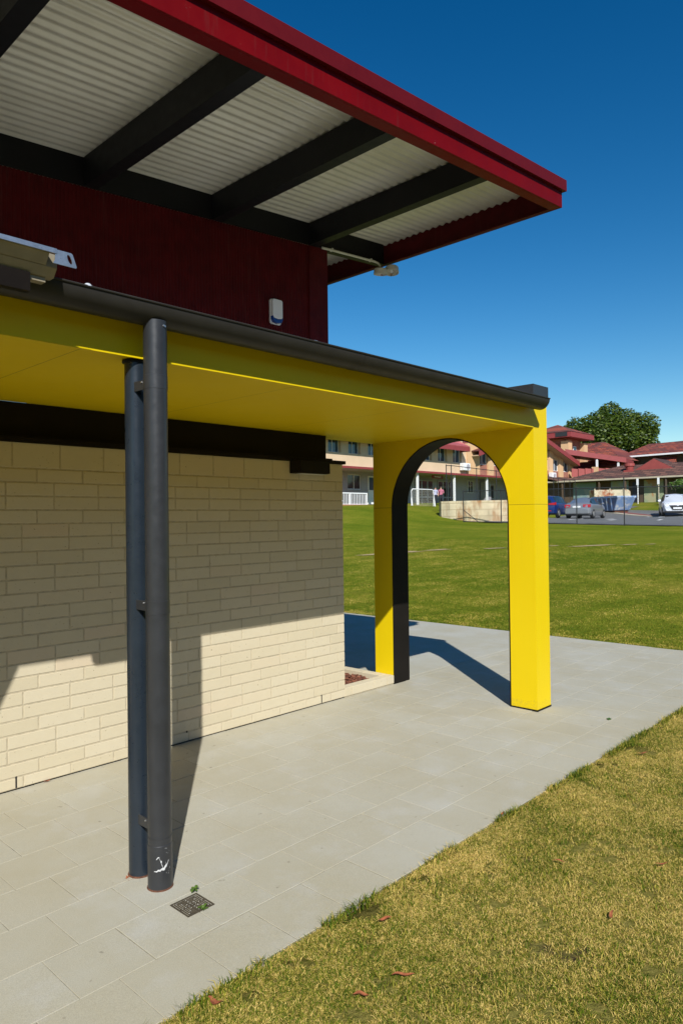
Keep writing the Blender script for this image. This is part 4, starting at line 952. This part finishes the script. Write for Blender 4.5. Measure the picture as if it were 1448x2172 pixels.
# chain link fences
wire = pbr('fence_wire', (.03,.03,.032), .5); M['fence_black'] = pbr('black_fence_coat', (.016,.017,.018), .5)
def chainlink(name, label, pts, ztop, zbot, posts, tall=None, pr=.024, cell=.075, w=.0032, rails=(1.0,)):
    f = thing(name, label, 'fence', (pts[0][0],pts[0][1],zbot(pts[0])), 0)
    seg = []
    for a,b in zip(pts[:-1],pts[1:]): seg.append((Vector(a),Vector(b)))
    V = []; Fq = []
    for a,b in seg:
        Ls = (b-a).length; d = (b-a)/Ls; H = ztop(a)-zbot(a)
        for sg in (1,-1):
            s = -H
            while s < Ls+H:
                # wire from (s, 0) climbing to (s+sg*H, H)
                t0, t1 = s, s+sg*H; u0, u1 = 0.0, 1.0
                lo, hi = 0.0, 1.0
                dx = t1-t0
                if dx > 0: lo = max(0,(0-t0)/dx); hi = min(1,(Ls-t0)/dx)
                else: lo = max(0,(Ls-t0)/dx); hi = min(1,(0-t0)/dx)
                if hi > lo+.02:
                    P0 = a+d*(t0+dx*lo); P1 = a+d*(t0+dx*hi); 
                    z0 = zbot(P0)+(ztop(P0)-zbot(P0))*lo; z1 = zbot(P1)+(ztop(P1)-zbot(P1))*hi; k = len(V)
                    ox, oy = (-d.y*.003*sg, d.x*.003*sg)
                    V += [(P0.x+ox,P0.y+oy,z0-w),(P1.x+ox,P1.y+oy,z1-w),(P1.x+ox,P1.y+oy,z1+w),(P0.x+ox,P0.y+oy,z0+w)]; Fq.append((k,k+1,k+2,k+3))
                s += cell*1.414
    npmesh('wire_mesh', np.array(V)-np.array(f.location), np.array(Fq), wire, f)
    for p in posts:
        P = Vector(p); mbp = MB(); zt_ = (tall or {}).get(tuple(p), ztop(P)+.03); mbp.tube([(P.x,P.y,gz(P.x,P.y)-.2),(P.x,P.y,zt_)],pr,10); mbp.lathe([(0,.03),(pr*.8,.02),(pr+.006,0),(pr+.006,-.02)],(P.x,P.y,zt_),seg=10); mbp.build('post', M['fence_black'], f)
    for fr in rails:
        for a,b in seg:
            n = 6; mbp = MB(); mbp.tube([(a.lerp(b,i/n).x,a.lerp(b,i/n).y,zbot(a.lerp(b,i/n))+(ztop(a.lerp(b,i/n))-zbot(a.lerp(b,i/n)))*fr) for i in range(n+1)],.020,8); mbp.build('rail', M['fence_black'], f)
    return f
fa = (25.35,15.85); fb = (fence_x(-6), -6)
P_ = lambda y: (fence_x(y), y)
nf = chainlink('wire_fence', 'low black chain-link fence between the lawn and the car park', [P_(15.6),P_(-6)], lambda p: gz(p[0],p[1])+1.74 if False else 2.95-(15.6-p[1])*.006, lambda p: gz(p[0],p[1])+.03, [P_(y) for y in (15.6,13.75,12.0,10.3,8.3,5.9,3.6,1.3,-1,-3.3,-6)], {tuple(P_(8.3)):3.36}, rails=(1.0,.0))
mb = MB(); p = P_(15.6); mb.tube([(p[0],p[1],2.0),(p[0]-.1,p[1]-1.0,1.35)],.018,8); mb.build('brace', M['fence_black'], nf)
tf = chainlink('court_fence', 'tall black sports-court fence standing above the limestone wall', [(26.75,17.55),(27.6,17.6),(56,24.0)], lambda p: 4.44+(p[0]-26.7)*.013, lambda p: 2.55-(p[0]-26.7)*.012, [(26.75,17.55),(27.25,17.57)]+[(x,17.6+(x-27.6)*.2254) for x in (31.0,34.5,38.0,41.5,45,48.5,50,52,54,56)], rails=(1.0,), cell=.11, w=.0022)

# verandah building with murals
vb = thing('verandah_building', 'low brown-tiled verandah building with painted mural panels behind the car park', 'building', (60,20,2.7))
VX = 58.7
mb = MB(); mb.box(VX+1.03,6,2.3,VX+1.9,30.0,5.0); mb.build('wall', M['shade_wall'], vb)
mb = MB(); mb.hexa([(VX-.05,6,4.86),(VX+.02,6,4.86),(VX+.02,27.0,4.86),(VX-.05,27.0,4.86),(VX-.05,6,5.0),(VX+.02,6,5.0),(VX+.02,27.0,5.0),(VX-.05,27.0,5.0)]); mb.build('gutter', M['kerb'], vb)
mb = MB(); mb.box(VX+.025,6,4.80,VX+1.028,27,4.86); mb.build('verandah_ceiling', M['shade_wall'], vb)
mb = MB(); mb.add([(VX,6,5.01),(VX,26.9,5.01),(VX+3.4,22.3,6.35),(VX+3.4,6,6.35),(VX+6,6,5.0),(VX+6,26.9,5.0),(VX+3.4,22.3,6.30)],[(0,1,2,3),(3,2,5,4),(1,5,2)]); mb.build('roof', M['tile_brown_y'], vb)
mb = MB(); mb.prism([(VX+1.95,20.6,5.70),(VX+1.95,16.9,5.70),(VX+1.95,18.75,6.75)],(3.5,0,0)); mb.build('gable_roof', M['tile_brown_y'], vb)
mb = MB(); mb.prism([(VX+1.9,20.5,5.72),(VX+1.9,17.0,5.72),(VX+1.9,18.75,6.70)],(.045,0,0)); mb.build('gable', M['maroon'], vb)
mb = MB(); mb.lathe([(.30,0),(.38,.35),(.46,.40),(.46,.62),(.40,.64),(.2,.64)],(VX+1.9,20.9,5.75),seg=14); mb.box(VX+1.5,20.45,5.45,VX+2.3,21.3,5.77); mb.build('roof_vent', M['maroon'], vb)
for (y0,y1,z0,z1,m) in ((23.4,25.6,3.0,4.78,'mural_a'),(20.4,22.0,3.3,4.78,'mural_a'),(17.4,19.05,2.7,4.78,'mural_b'),(12.5,14.5,2.7,4.78,'mural_a')):
    mb = MB(); mb.box(VX+.95,y0*1.012,z0,VX+1.01,y1*1.012,z1); mb.build('mural_panel', M[m], vb)
mb = MB(); mb.box(VX+.96,19.75,2.6,VX+1.01,20.3,4.6); mb.build('door', M['navy_door'], vb)
for y in (26.6,23.0,20.6,17.1,13.2): 
    p = MB(); p.box(VX+.06,y-.06,2.4,VX+.18,y+.06,4.80); p.build('post', M['shade_wall'] if y > 20 else M['bark'], vb)
# covered walkway roof linking to the school building
mb = MB(); mb.box(VX-.05,27.05,4.86,VX+8,29.3,5.0); mb.build('link_gutter', M['kerb'], vb)
mb = MB(); mb.hexa([(VX-.2,27.0,5.01),(67,27.0,5.01),(67,29.35,5.62),(VX-.2,29.35,5.62),(VX-.2,27.0,5.06),(67,27.0,5.06),(67,29.35,5.68),(VX-.2,29.35,5.68)]); mb.build('link_roof', M['tile_brown_y'], vb)
# sign poles
for y,lab in ((19.05,'white-topped sign pole beside the navy door of the verandah building'),(17.30,'white-topped sign pole beside the bush, right of the green mural panel')):
    t = thing('sign_pole', lab, 'pole', (57.6,y,2.5), 0, 'sign poles'); mb = MB(); mb.tube([(57.6,y,2.3),(57.6,y,4.75)],.045,8); mb.build('shaft', M['white_paint'] if y > 18 else M['kerb'], t)
    mb = MB(); mb.box(57.53,y-.09,4.25,57.56,y+.09,4.82); mb.build('plate', M['white_paint'], t)
# tower
tw = thing('stair_tower', 'small square tower with a pyramid of red roof tiles and cream corner pillars', 'tower', (71,32,8))
TX, TY, h2 = 72.2, 33.6, 2.0
mb = MB(); mb.box(TX-h2+.1,TY-h2+.1,5,TX+h2-.1,TY+h2-.1,10.4); mb.build('wall', M['red_brick'], tw)
for sx,sy in ((-1,-1),(1,-1),(-1,1)):
    p = MB(); p.box(TX+sx*h2-.45,TY+sy*h2-.45,5,TX+sx*h2+.45,TY+sy*h2+.45,10.05); p.build('pillar', M['peach'], tw)
mb = MB(); e = 3.0; mb.box(TX-e,TY-e,10.42,TX+e,TY+e,11.0); mb.build('fascia', M['red_trim'], tw)
mb = MB(); e2 = 3.05; mb.add([(TX-e2,TY-e2,11.01),(TX+e2,TY-e2,11.01),(TX+e2,TY+e2,11.01),(TX-e2,TY+e2,11.01),(TX,TY,12.25)],[(0,1,4),(1,2,4),(2,3,4),(3,0,4),(3,2,1,0)]); mb.build('roof', M['tile_red_x'], tw)
mb = MB(); mb.box(TX-.2,TY-h2+.04,8.4,TX+.55,TY-h2+.099,9.6); f = mb.build('window', M['white_paint'], tw); mb = MB(); mb.box(TX-.12,TY-h2+.02,8.48,TX+.47,TY-h2+.039,9.52); mb.build('pane', M['glass'], f)
mb = MB(); mb.box(TX-e-.05,TY-2.6,10.52,TX-e-.005,TY-1.2,10.98); mb.box(TX-e-.055,TY-1.95,10.5,TX-e-.051,TY-1.85,11.0); mb.build('roof_vent', M['charcoal'], tw)
# balcony building with porch roof
pb_ = thing('balcony_block', 'brick block with deep red porch roof and red panelled balcony beside the tower', 'building', (68,26,5))
mb = MB(); mb.box(70.4,25.4,3,76,30.5,7.1); mb.build('wall', M['red_brick'], pb_)
mb = MB(); mb.hexa([(65.3,29.4,8.15),(69.3,24.6,7.15),(75,26,7.15),(72,31.5,8.15),(65.3,29.4,8.68),(69.3,24.6,7.66),(75,26,7.66),(72,31.5,8.68)]); mb.build('porch_roof', M['red_trim'], pb_)
def along(t): return (65.7+(68.9-65.7)*t, 28.9+(25.2-28.9)*t)
for i in range(7):
    a, b = along(i/7), along((i+1)/7-.012); mb = MB(); mb.hexa([(a[0],a[1],5.75),(b[0],b[1],5.7),(b[0]+.05,b[1]+.05,5.7),(a[0]+.05,a[1]+.05,5.75),(a[0],a[1],6.62),(b[0],b[1],6.55),(b[0]+.05,b[1]+.05,6.55),(a[0]+.05,a[1]+.05,6.62)]); mb.build('balcony_panel', M['maroon'], pb_)
for t,z in ((.52,7.55),(.97,7.3)):
    a = along(t); mb = MB(); mb.box(a[0]+.1,a[1]-.09,6.4,a[0]+.28,a[1]+.09,z); mb.build('post', M['white_paint'], pb_)
a = along(.50); mb = MB(); mb.box(a[0]-.12,a[1]-.35,5.8,a[0]-.02,a[1]+.35,6.75); mb.build('pier', M['peach'], pb_)
for k,(yy) in enumerate((28.8,26.6)):
    mb = MB(); mb.hexa([(70.3,yy-1.3,6.9),(70.3,yy+1.3,6.9),(70.39,yy+1.3,7.5),(70.39,yy-1.3,7.5),(69.5,yy-1.3,6.85),(69.5,yy+1.3,6.85),(70.38,yy+1.3,7.58),(70.38,yy-1.3,7.58)]); mb.build('awning', M['tile_red_y'], pb_)
# long tiled roofs
hr = thing('tiled_roof_building', 'long building with a mottled red tiled hip roof and white gutter at the right edge', 'building', (82,22,6))
RX = 79.5
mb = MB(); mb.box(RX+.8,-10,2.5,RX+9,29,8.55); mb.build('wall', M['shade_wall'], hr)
mb = MB(); mb.add([(RX,29.6,8.66),(RX,-10,9.0),(RX+4.6,-10,10.95),(RX+4.6,27.6,10.35),(RX+9.2,29.6,8.66),(RX+9.2,-10,9.0)],[(0,1,2,3),(3,2,5,4),(0,3,4)]); mb.build('roof', M['tile_red_y'], hr)
mb = MB(); mb.hexa([(RX-.1,29.6,8.48),(RX-.002,29.6,8.48),(RX-.002,-10,8.82),(RX-.1,-10,8.82),(RX-.1,29.6,8.66),(RX-.002,29.6,8.66),(RX-.002,-10,9.0),(RX-.1,-10,9.0)]); mb.build('gutter', M['white_paint'], hr)
for yy in (24.3,20.7):
    mb = MB(); mb.hexa([(RX+.75,yy-1.2,7.3),(RX+.75,yy+1.2,7.3),(RX+.79,yy+1.2,8.2),(RX+.79,yy-1.2,8.2),(RX-.4,yy-1.2,7.25),(RX-.4,yy+1.2,7.25),(RX+.70,yy+1.2,8.3),(RX+.70,yy-1.2,8.3)]); w_ = mb.build('awning', M['tile_red_y'], hr)
    mb = MB(); mb.box(RX-.46,yy-1.2,7.14,RX-.401,yy+1.2,7.28); mb.tube([(RX-.43,yy-1.1,7.2),(RX+.74,yy-1.1,8.1)],.06,6); mb.build('awning_frame', M['white_paint'], w_)
lr = thing('hip_roof_building', 'red tiled hip roof building between the tower and the long tiled roof', 'building', (78,32,6))
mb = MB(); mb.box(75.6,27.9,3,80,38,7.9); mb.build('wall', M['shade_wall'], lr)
mb = MB(); mb.add([(74.6,38,8.0),(74.6,27.2,8.0),(84,27.2,8.0),(84,38,8.0),(79.0,38,10.35),(79.0,31.0,10.55)],[(0,1,5,4),(1,2,5),(2,3,4,5)]); mb.build('roof', M['tile_red_y'], lr)

# skip bin and rusty container
sk = thing('skip_bin', 'battered blue steel skip bin in the car park with white-worn panels', 'skip bin', (50.3,18.2,1.85), math.radians(239))
sk.location.z = gz(50.3,18.2)+.02
mb = MB(); Ls, Ws = 1.55, .82
mb.hexa([(-1.0,-Ws+.1,.12),(1.0,-Ws+.1,.12),(1.0,Ws-.1,.12),(-1.0,Ws-.1,.12),(-Ls,-Ws,1.12),(Ls,-Ws,1.12),(Ls,Ws,1.12),(-Ls,Ws,1.12)]); bb = mb.build('body', M['skip_dark'], sk, local=True)
mb = MB(); mb.box(-Ls-.05,-Ws-.05,1.10,Ls+.05,-Ws+.02,1.24); mb.box(-Ls-.05,Ws-.02,1.10,Ls+.05,Ws+.05,1.24); mb.box(-Ls-.05,-Ws+.021,1.10,-Ls+.02,Ws-.021,1.24); mb.box(Ls-.02,-Ws+.021,1.10,Ls+.05,Ws-.021,1.24); mb.build('rim', M['skip_blue'], sk, local=True)
for s in (-1,1):
    mb = MB(); mb.hexa([(s*1.01,-Ws+.12,.16),(s*1.05,-Ws+.12,.16),(s*1.05,Ws-.12,.16),(s*1.01,Ws-.12,.16),(s*1.535,-Ws+.02,1.08),(s*1.58,-Ws+.02,1.08),(s*1.58,Ws-.02,1.08),(s*1.535,Ws-.02,1.08)]); mb.build('end_panel', M['skip_blue'], sk, local=True)
for x in (-.85,-.3,.25,.8):
    for s in (-1,1):
        mb = MB(); mb.hexa([(x-.05,s*(Ws-.08),.13),(x+.05,s*(Ws-.08),.13),(x+.05,s*(Ws-.06),.13),(x-.05,s*(Ws-.06),.13),(x-.05,s*(Ws+.0),1.095),(x+.05,s*(Ws+.0),1.095),(x+.05,s*(Ws+.06),1.095),(x-.05,s*(Ws+.06),1.095)]); mb.build('rib', M['skip_blue'], sk, local=True)
mb = MB(); mb.box(-.95,-.6,0,-.75,.6,.118); mb.box(0.75,-.6,0,0.95,.6,.118); mb.build('skid', M['rust'], sk, local=True)
ct = thing('rusty_container', 'rust-stained cream steel bin standing behind the blue skip', 'container', (54.4,20.2,2.4), math.radians(-50))
ct.location.z = gz(54.4,20.2)
mb = MB(); mb.prism([(-1.5,-.7,.25),(1.5,-.7,.25),(1.5,-.7,1.30),(1.3,-.7,1.45),(-1.5,-.7,1.45)],(0,1.4,0)); mb.build('body', M['rusty_cream'], ct, local=True, bevel=.03)
for x in (-1.45,-.2,.9): 
    mb = MB(); mb.box(x-.04,-.76,.25,x+.04,-.701,1.55); mb.build('rib', M['rusty_cream'], ct, local=True)
mb = MB(); mb.box(-1.5,-.6,0,1.5,.6,.249); mb.build('base', M['rust'], ct, local=True)

# ------------------------------------------------------------------ cars
def car(name, label, loc, rz, L, W, H, paint, prof, win, wheelx, wr, suv=False):
    c = thing(name, label, 'car', (loc[0],loc[1],gz(loc[0],loc[1])+.045), rz)
    hw = W/2; sts = prof   # stations: x, z low, z belt, z roof, belt half width factor, roof half width factor
    V = []; F = []; n = len(sts); K = 11
    for (x,zl,zb2,zr,fb_,fr_) in sts:
        b = hw*fb_; r = hw*fr_
        half = [(b*.90,zl),(b*.985,zl+.10),(b*1.0,(zl+zb2)*.5),(b*.985,zb2-.04),(b*.95,zb2),(r,zr-.035 if zr > zb2+.1 else zr-.005)]
        ring_ = [(x,-y,z) for y,z in half]+[(x,0,zr+.02)]+[(x,y,z) for y,z in half[::-1]]; V += ring_
    m_ = 13
    for i in range(n-1):
        for k in range(m_-1): a = i*m_+k; F.append((a,a+1,a+m_+1,a+m_))
        F.append((i*m_+m_-1,i*m_,(i+1)*m_,(i+1)*m_+m_-1))
    F.append(tuple(range(m_))); F.append(tuple(range((n-1)*m_,n*m_))[::-1])
    mb = MB(); mb.add(V,F); body = mb.build('body', paint, c, smooth=True, local=True)
    P3 = lambda i,k: Vector(V[i*m_+k])
    def panel(q, nm, m, off=.012, inset=.08):
        q = [Vector(p) for p in q]; ce = sum(q,Vector())/len(q); nrm = (q[1]-q[0]).cross(q[2]-q[0]).normalized()
        cc = Vector((0,0,H*.45))
        if nrm.dot(ce-cc) < 0: nrm = -nrm
        pts = [p+(ce-p)*inset+nrm*off for p in q]; b2 = [p-nrm*(off+.015) for p in pts]; k = len(q); mbx = MB()
        mbx.add(pts+b2,[tuple(range(k))]+[(j,(j+1)%k,(j+1)%k+k,j+k) for j in range(k)]); return mbx.build(nm, m, c, local=True)
    for (i,j) in win['side']:
        for s in (4,8):
            lo0,hi0 = (4,5) if s == 4 else (8,7); panel([P3(i,lo0),P3(j,lo0),P3(j,hi0),P3(i,hi0)],'side_window',M['car_glass'],.01,.07)
    for key,nm in (('rear','rear_window'),('front','windscreen')):
        i,j = win[key]; panel([P3(i,4),P3(i,8),P3(j,7),P3(j,5)],nm,M['car_glass'],.022,.07)
    for x in wheelx:
        for s in (-1,1):
            ty = MB(); ty.lathe([(wr*.62,-.10),(wr*.93,-.105),(wr,-.07),(wr,.07),(wr*.93,.105),(wr*.62,.10)],(x,s*(hw-.085),wr),'y',24); wo = ty.build('wheel', M['black'], c, smooth=True, local=True)
            ri = MB(); ri.lathe([(0,.055*s),(wr*.12,.07*s),(wr*.2,.06*s),(wr*.58,.085*s),(wr*.63,.06*s),(wr*.63,-.05*s)],(x,s*(hw-.085)+.018*s,wr),'y',20); ri.build('rim', M['alloy'], wo, smooth=True, local=True)
            ar = MB(); ar.lathe([(wr*1.14,-.03),(wr*1.14,.055),(wr*.9,.055),(wr*.9,-.03)],(x,s*(hw-.055),wr*1.02),'y',24); ar.build('wheel_arch', M['black'], c, smooth=True, local=True)
    return c, panel, P3, body
sedan = [(-2.22,.42,.80,.82,.82,.66),(-2.16,.30,.92,.97,.90,.72),(-1.95,.24,.96,1.06,.96,.74),(-1.52,.20,.96,1.10,1.0,.74),(-.82,.18,.95,1.39,1.0,.62),(-.15,.18,.94,1.43,1.0,.63),(.45,.18,.93,1.38,1.0,.63),(1.25,.20,.92,.99,1.0,.80),(1.80,.22,.84,.88,.95,.72),(2.14,.26,.66,.72,.86,.66),(2.24,.36,.56,.60,.76,.60)]
c, panel, P3, body = car('silver_car','silver sedan parked rear to the lawn, between blue car and skip bin',(42.3,16.85),math.radians(9.5),4.45,1.75,1.43,M['car_silver'],sedan,{'side':[(3,4),(4,5),(5,6),(6,7)],'rear':(3,4),'front':(7,6)},(-1.32,1.36),.315)
for s in (-1,1):
    mb = MB(); mb.hexa([(-2.215,s*.80,.74),(-2.235,s*.42,.76),(-2.10,s*.42,.76),(-1.98,s*.86,.74),(-2.16,s*.80,.93),(-2.20,s*.42,.93),(-2.10,s*.42,.93),(-1.92,s*.845,.95)]); mb.build('tail_light', M['tail_red'], c, local=True)
    mb = MB(); mb.hexa([(.62,s*.90,.96),(.80,s*.90,.96),(.80,s*1.04,.97),(.62,s*1.04,.97),(.62,s*.90,1.08),(.76,s*.90,1.08),(.76,s*1.04,1.07),(.62,s*1.04,1.07)]); mb.build('mirror', M['car_silver'], c, local=True, bevel=.03)
mb = MB(); mb.box(-2.245,-.26,.72,-2.232,.26,.84); mb.build('number_plate', M['white_paint'], c, local=True)
mb = MB(); mb.hexa([(-2.25,-.76,.32),(-2.25,.76,.32),(-1.9,.86,.30),(-1.9,-.86,.30),(-2.255,-.76,.62),(-2.255,.76,.62),(-1.9,.865,.62),(-1.9,-.865,.62)]); mb.build('bumper', M['car_silver'], c, local=True, bevel=.04)
hatch = [(-2.02,.42,.86,.92,.84,.68),(-1.98,.28,1.0,1.30,.92,.62),(-1.70,.22,1.02,1.46,.98,.64),(-1.05,.20,1.0,1.52,1.0,.66),(-.25,.19,.98,1.53,1.0,.67),(.45,.19,.97,1.46,1.0,.66),(1.20,.21,.96,1.05,1.0,.80),(1.75,.24,.86,.90,.94,.74),(2.04,.28,.68,.74,.86,.66),(2.12,.38,.58,.62,.78,.6)]
c2, panel, P3, body = car('blue_car','dark blue hatchback parked right behind the yellow pier, beside the silver sedan',(41.9,19.15),math.radians(9.5),4.15,1.76,1.53,M['car_blue'],hatch,{'side':[(2,3),(3,4),(4,5),(5,6)],'rear':(0,1),'front':(6,5)},(-1.25,1.3),.32)
for s in (-1,1):
    mb = MB(); mb.hexa([(-2.05,s*.80,.86),(-2.06,s*.40,.88),(-1.95,s*.40,.88),(-1.80,s*.87,.88),(-2.03,s*.80,1.02),(-2.05,s*.40,.98),(-1.95,s*.40,.98),(-1.78,s*.86,1.06)]); mb.build('tail_light', M['tail_red'], c2, local=True)
mb = MB(); mb.hexa([(-2.07,-.78,.30),(-2.07,.78,.30),(-1.7,.87,.28),(-1.7,-.87,.28),(-2.08,-.78,.60),(-2.08,.78,.60),(-1.7,.875,.60),(-1.7,-.875,.60)]); mb.build('bumper', M['car_blue'], c2, local=True, bevel=.04)
mb = MB(); mb.box(-2.09,-.6,.44,-2.081,.6,.50); mb.build('reflector', M['tail_red'], c2, local=True)
mb = MB(); mb.box(-2.062,-.25,.66,-2.052,.25,.78); mb.build('number_plate', M['white_paint'], c2, local=True)
suv = [(-2.08,.45,.95,1.02,.84,.68),(-2.0,.30,1.08,1.40,.94,.66),(-1.6,.25,1.08,1.54,1.0,.68),(-.8,.22,1.05,1.58,1.0,.69),(.0,.22,1.03,1.57,1.0,.69),(.55,.22,1.02,1.48,1.0,.68),(1.25,.24,1.0,1.09,1.0,.84),(1.78,.26,.93,.98,.96,.78),(2.06,.30,.78,.86,.90,.72),(2.16,.38,.66,.72,.82,.66)]
c3, panel, P3, body = car('white_car','white compact SUV facing the lawn at the right edge of the car park',(47.6,12.75),math.radians(203),4.2,1.82,1.58,M['car_white'],suv,{'side':[(2,3),(3,4),(4,5),(5,6)],'rear':(0,1),'front':(6,5)},(-1.3,1.32),.34)
mb = MB(); mb.prism([(2.175,-.52,.76),(2.175,.52,.76),(2.19,.30,.44),(2.19,-.30,.44)],(-.1,0,0)); mb.build('grille', M['black'], c3, local=True)
mb = MB(); mb.box(2.192,-.26,.50,2.202,.26,.62); mb.build('number_plate', M['white_paint'], c3, local=True)
mb = MB(); mb.lathe([(.045,-.006),(.06,0),(.045,.006)],(2.185,0,.70),'x',16); eo = mb.build('emblem', M['galv'], c3, local=True)
for s in (-1,1):
    mb = MB(); mb.hexa([(2.10,s*.50,.80),(1.98,s*.84,.82),(1.80,s*.885,.86),(1.95,s*.50,.86),(2.09,s*.50,.87),(1.96,s*.83,.89),(1.75,s*.88,.94),(1.93,s*.50,.92)]); mb.build('headlight', M['lamp_clear'], c3, local=True)
    mb = MB(); mb.hexa([(2.16,s*.56,.50),(2.08,s*.80,.50),(1.9,s*.85,.5),(2.0,s*.56,.5),(2.16,s*.56,.70),(2.08,s*.80,.70),(1.9,s*.85,.70),(2.0,s*.56,.70)]); mb.build('fog_light', M['charcoal'], c3, local=True)
    mb = MB(); mb.hexa([(.70,s*.93,1.04),(.90,s*.93,1.04),(.90,s*1.12,1.05),(.70,s*1.12,1.05),(.70,s*.93,1.19),(.85,s*.93,1.19),(.85,s*1.12,1.17),(.70,s*1.12,1.17)]); mb.build('mirror', M['car_white'], c3, local=True, bevel=.03)
mb = MB(); mb.box(1.2,-.80,.24,2.20,.80,.37); mb.build('skirt', M['black'], c3, local=True, bevel=.03)

# ------------------------------------------------------------------ tree and bush
def crown(name, c, rx, ry, rz_, n, size, m, parent, lumps, seed):
    r = np.random.default_rng(seed); pts = []
    L = []
    for i in range(lumps):
        v = r.normal(size=3); v /= np.linalg.norm(v); v[2] = abs(v[2])*1.15-.55; k = r.uniform(.55,.88); L.append((v*np.array([rx,ry,rz_])*k, r.uniform(.16,.30)))
    L.append((np.zeros(3), .40))
    wts = np.array([l[1]**2 for l in L]); wts /= wts.sum(); ch = r.choice(len(L), n, p=wts)
    V = np.zeros((n*4,3)); 
    for i in range(n):
        o_, rr = L[ch[i]]; v = r.normal(size=3); v /= np.linalg.norm(v); p = o_+v*np.array([rx,ry,rz_])*rr*r.uniform(.72,1.06)
        nn = v*.7+r.normal(size=3)*.6+np.array([0,0,.35]); nn /= np.linalg.norm(nn); a = np.cross(nn,[.3,.2,.93]); a /= np.linalg.norm(a); b = np.cross(nn,a); s = size*r.uniform(.5,1.2)
        q = np.array(c)+p; V[4*i:4*i+4] = [q-a*s*.5,q+b*s*.32,q+a*s*.5,q-b*s*.32]
    F = np.arange(n*4).reshape(n,4); off = np.array(parent.location)
    return npmesh(name, V-off, F, m, parent)
tr = thing('broadleaf_tree', 'large round dark green tree rising behind the red tiled roofs', 'tree', (92,35.5,3))
mb = MB(); mb.tube([(92,35.5,2.5),(92.1,35.4,5),(92,35.6,7.5)],[.45,.36,.30],12)
for k in range(9):
    a = 2*PI*k/9; mb.tube([(92,35.6,6.0+.2*k),(92+1.6*math.cos(a),35.6+1.6*math.sin(a),9+.1*k),(92+2.8*math.cos(a+.2),35.6+2.8*math.sin(a+.2),11.5)],[.2,.12,.05],6)
mb.build('trunk', M['bark'], tr, smooth=True)
crown('crown', (92.0,35.8,13.0), 6.7, 6.7, 6.3, 34000, .38, M['leaf'], tr, 46, 5)
bu = thing('leafy_bush', 'light green leafy bush beside the verandah, behind the white SUV', 'bush', (55.2,14.6,2.5))
mb = MB()
for k in range(7): a = k*.9; mb.tube([(55.2+.15*math.cos(a),14.6+.15*math.sin(a),2.2),(55.2+.7*math.cos(a),14.6+.7*math.sin(a),3.4),(55.2+1.0*math.cos(a),14.6+1.0*math.sin(a),4.3)],[.05,.035,.015],5)
mb.build('stems', M['bark'], bu)
crown('foliage', (55.3,14.5,3.75), 1.7, 1.9, 1.35, 3200, .22, M['weed'], bu, 14, 8)

# ------------------------------------------------------------------ light, sky, camera
SUN = Vector((-.81,-1.0,1.047)).normalized()
el = math.asin(SUN.z)
w = bpy.data.worlds.new('World'); scene.world = w; w.use_nodes = True; nt = w.node_tree
sky = nt.nodes.new('ShaderNodeTexSky'); sky.sky_type = 'NISHITA'; sky.sun_disc = False; sky.sun_elevation = el
sky.sun_rotation = math.atan2(SUN.x, SUN.y)
sky.altitude = 0; sky.air_density = SKY_AIR; sky.dust_density = SKY_DUST; sky.ozone_density = SKY_OZ
hs = nt.nodes.new('ShaderNodeHueSaturation'); hs.inputs['Saturation'].default_value = SKY_SAT; hs.inputs['Hue'].default_value = SKY_HUE; gm = nt.nodes.new('ShaderNodeGamma'); gm.inputs['Gamma'].default_value = SKY_GAM; nt.links.new(sky.outputs[0], hs.inputs['Color']); nt.links.new(hs.outputs[0], gm.inputs['Color']); hs = gm
bg = nt.nodes['Background']; nt.links.new(hs.outputs[0], bg.inputs['Color']); bg.inputs['Strength'].default_value = SKY_STR
sl = bpy.data.lights.new('Sun','SUN'); sl.energy = SUN_STR; sl.angle = math.radians(.5); sl.color = (1,.985,.95)
so = bpy.data.objects.new('Sun', sl); COL.objects.link(so); so.rotation_euler = (-SUN).to_track_quat('-Z','Y').to_euler(); so.location = (-10,-12,14)
cam = bpy.data.cameras.new('Camera'); cam.sensor_fit = 'HORIZONTAL'; cam.sensor_width = 36; cam.lens = F_PX/1448*36; cam.clip_start = .05; cam.clip_end = 6000
co = bpy.data.objects.new('Camera', cam); COL.objects.link(co)
m3 = Matrix((rt, up, -fw)).transposed(); co.matrix_world = Matrix.Translation(EYE) @ m3.to_4x4(); scene.camera = co
vs_ = scene.view_settings; scene.display_settings.display_device = 'sRGB'; vs_.view_transform = 'Standard'; vs_.look = 'None'; vs_.exposure = EXPO; vs_.gamma = 1; vs_.use_curve_mapping = False
scene.cycles.max_bounces = 12; scene.cycles.diffuse_bounces = 8; scene.cycles.sample_clamp_indirect = 8
scene.cycles.use_denoising = True
# unseen wing added behind the camera to keep low sky light off the wall
ow = thing('sky_block_wing', 'unseen two-storey brown brick wing with tiled roof, added to block low sky light', 'building', (-12,-30,0))
mb = MB(); mb.box(-60,-38,0,40,-28,9.0); mb.build('wall', M['shade_wall'], ow)
mb = MB(); mb.prism([(-60.6,-27.2,8.9),(-60.6,-38.8,8.9),(-60.6,-33,11.4)],(101.2,0,0)); mb.build('roof', M['tile_red_x'], ow)
for k in range(16):
    x = -56+6*k; f = MB(); f.box(x,-27.999,1.0,x+2.2,-27.93,2.6); fo = f.build('window', M['white_paint'], ow); g_ = MB(); g_.box(x+.1,-27.929,1.1,x+2.1,-27.92,2.5); g_.build('pane', M['glass_dark'], fo)
    f = MB(); f.box(x,-27.999,5.0,x+2.2,-27.93,6.6); fo = f.build('window', M['white_paint'], ow); g_ = MB(); g_.box(x+.1,-27.929,5.1,x+2.1,-27.92,6.5); g_.build('pane', M['glass_dark'], fo)
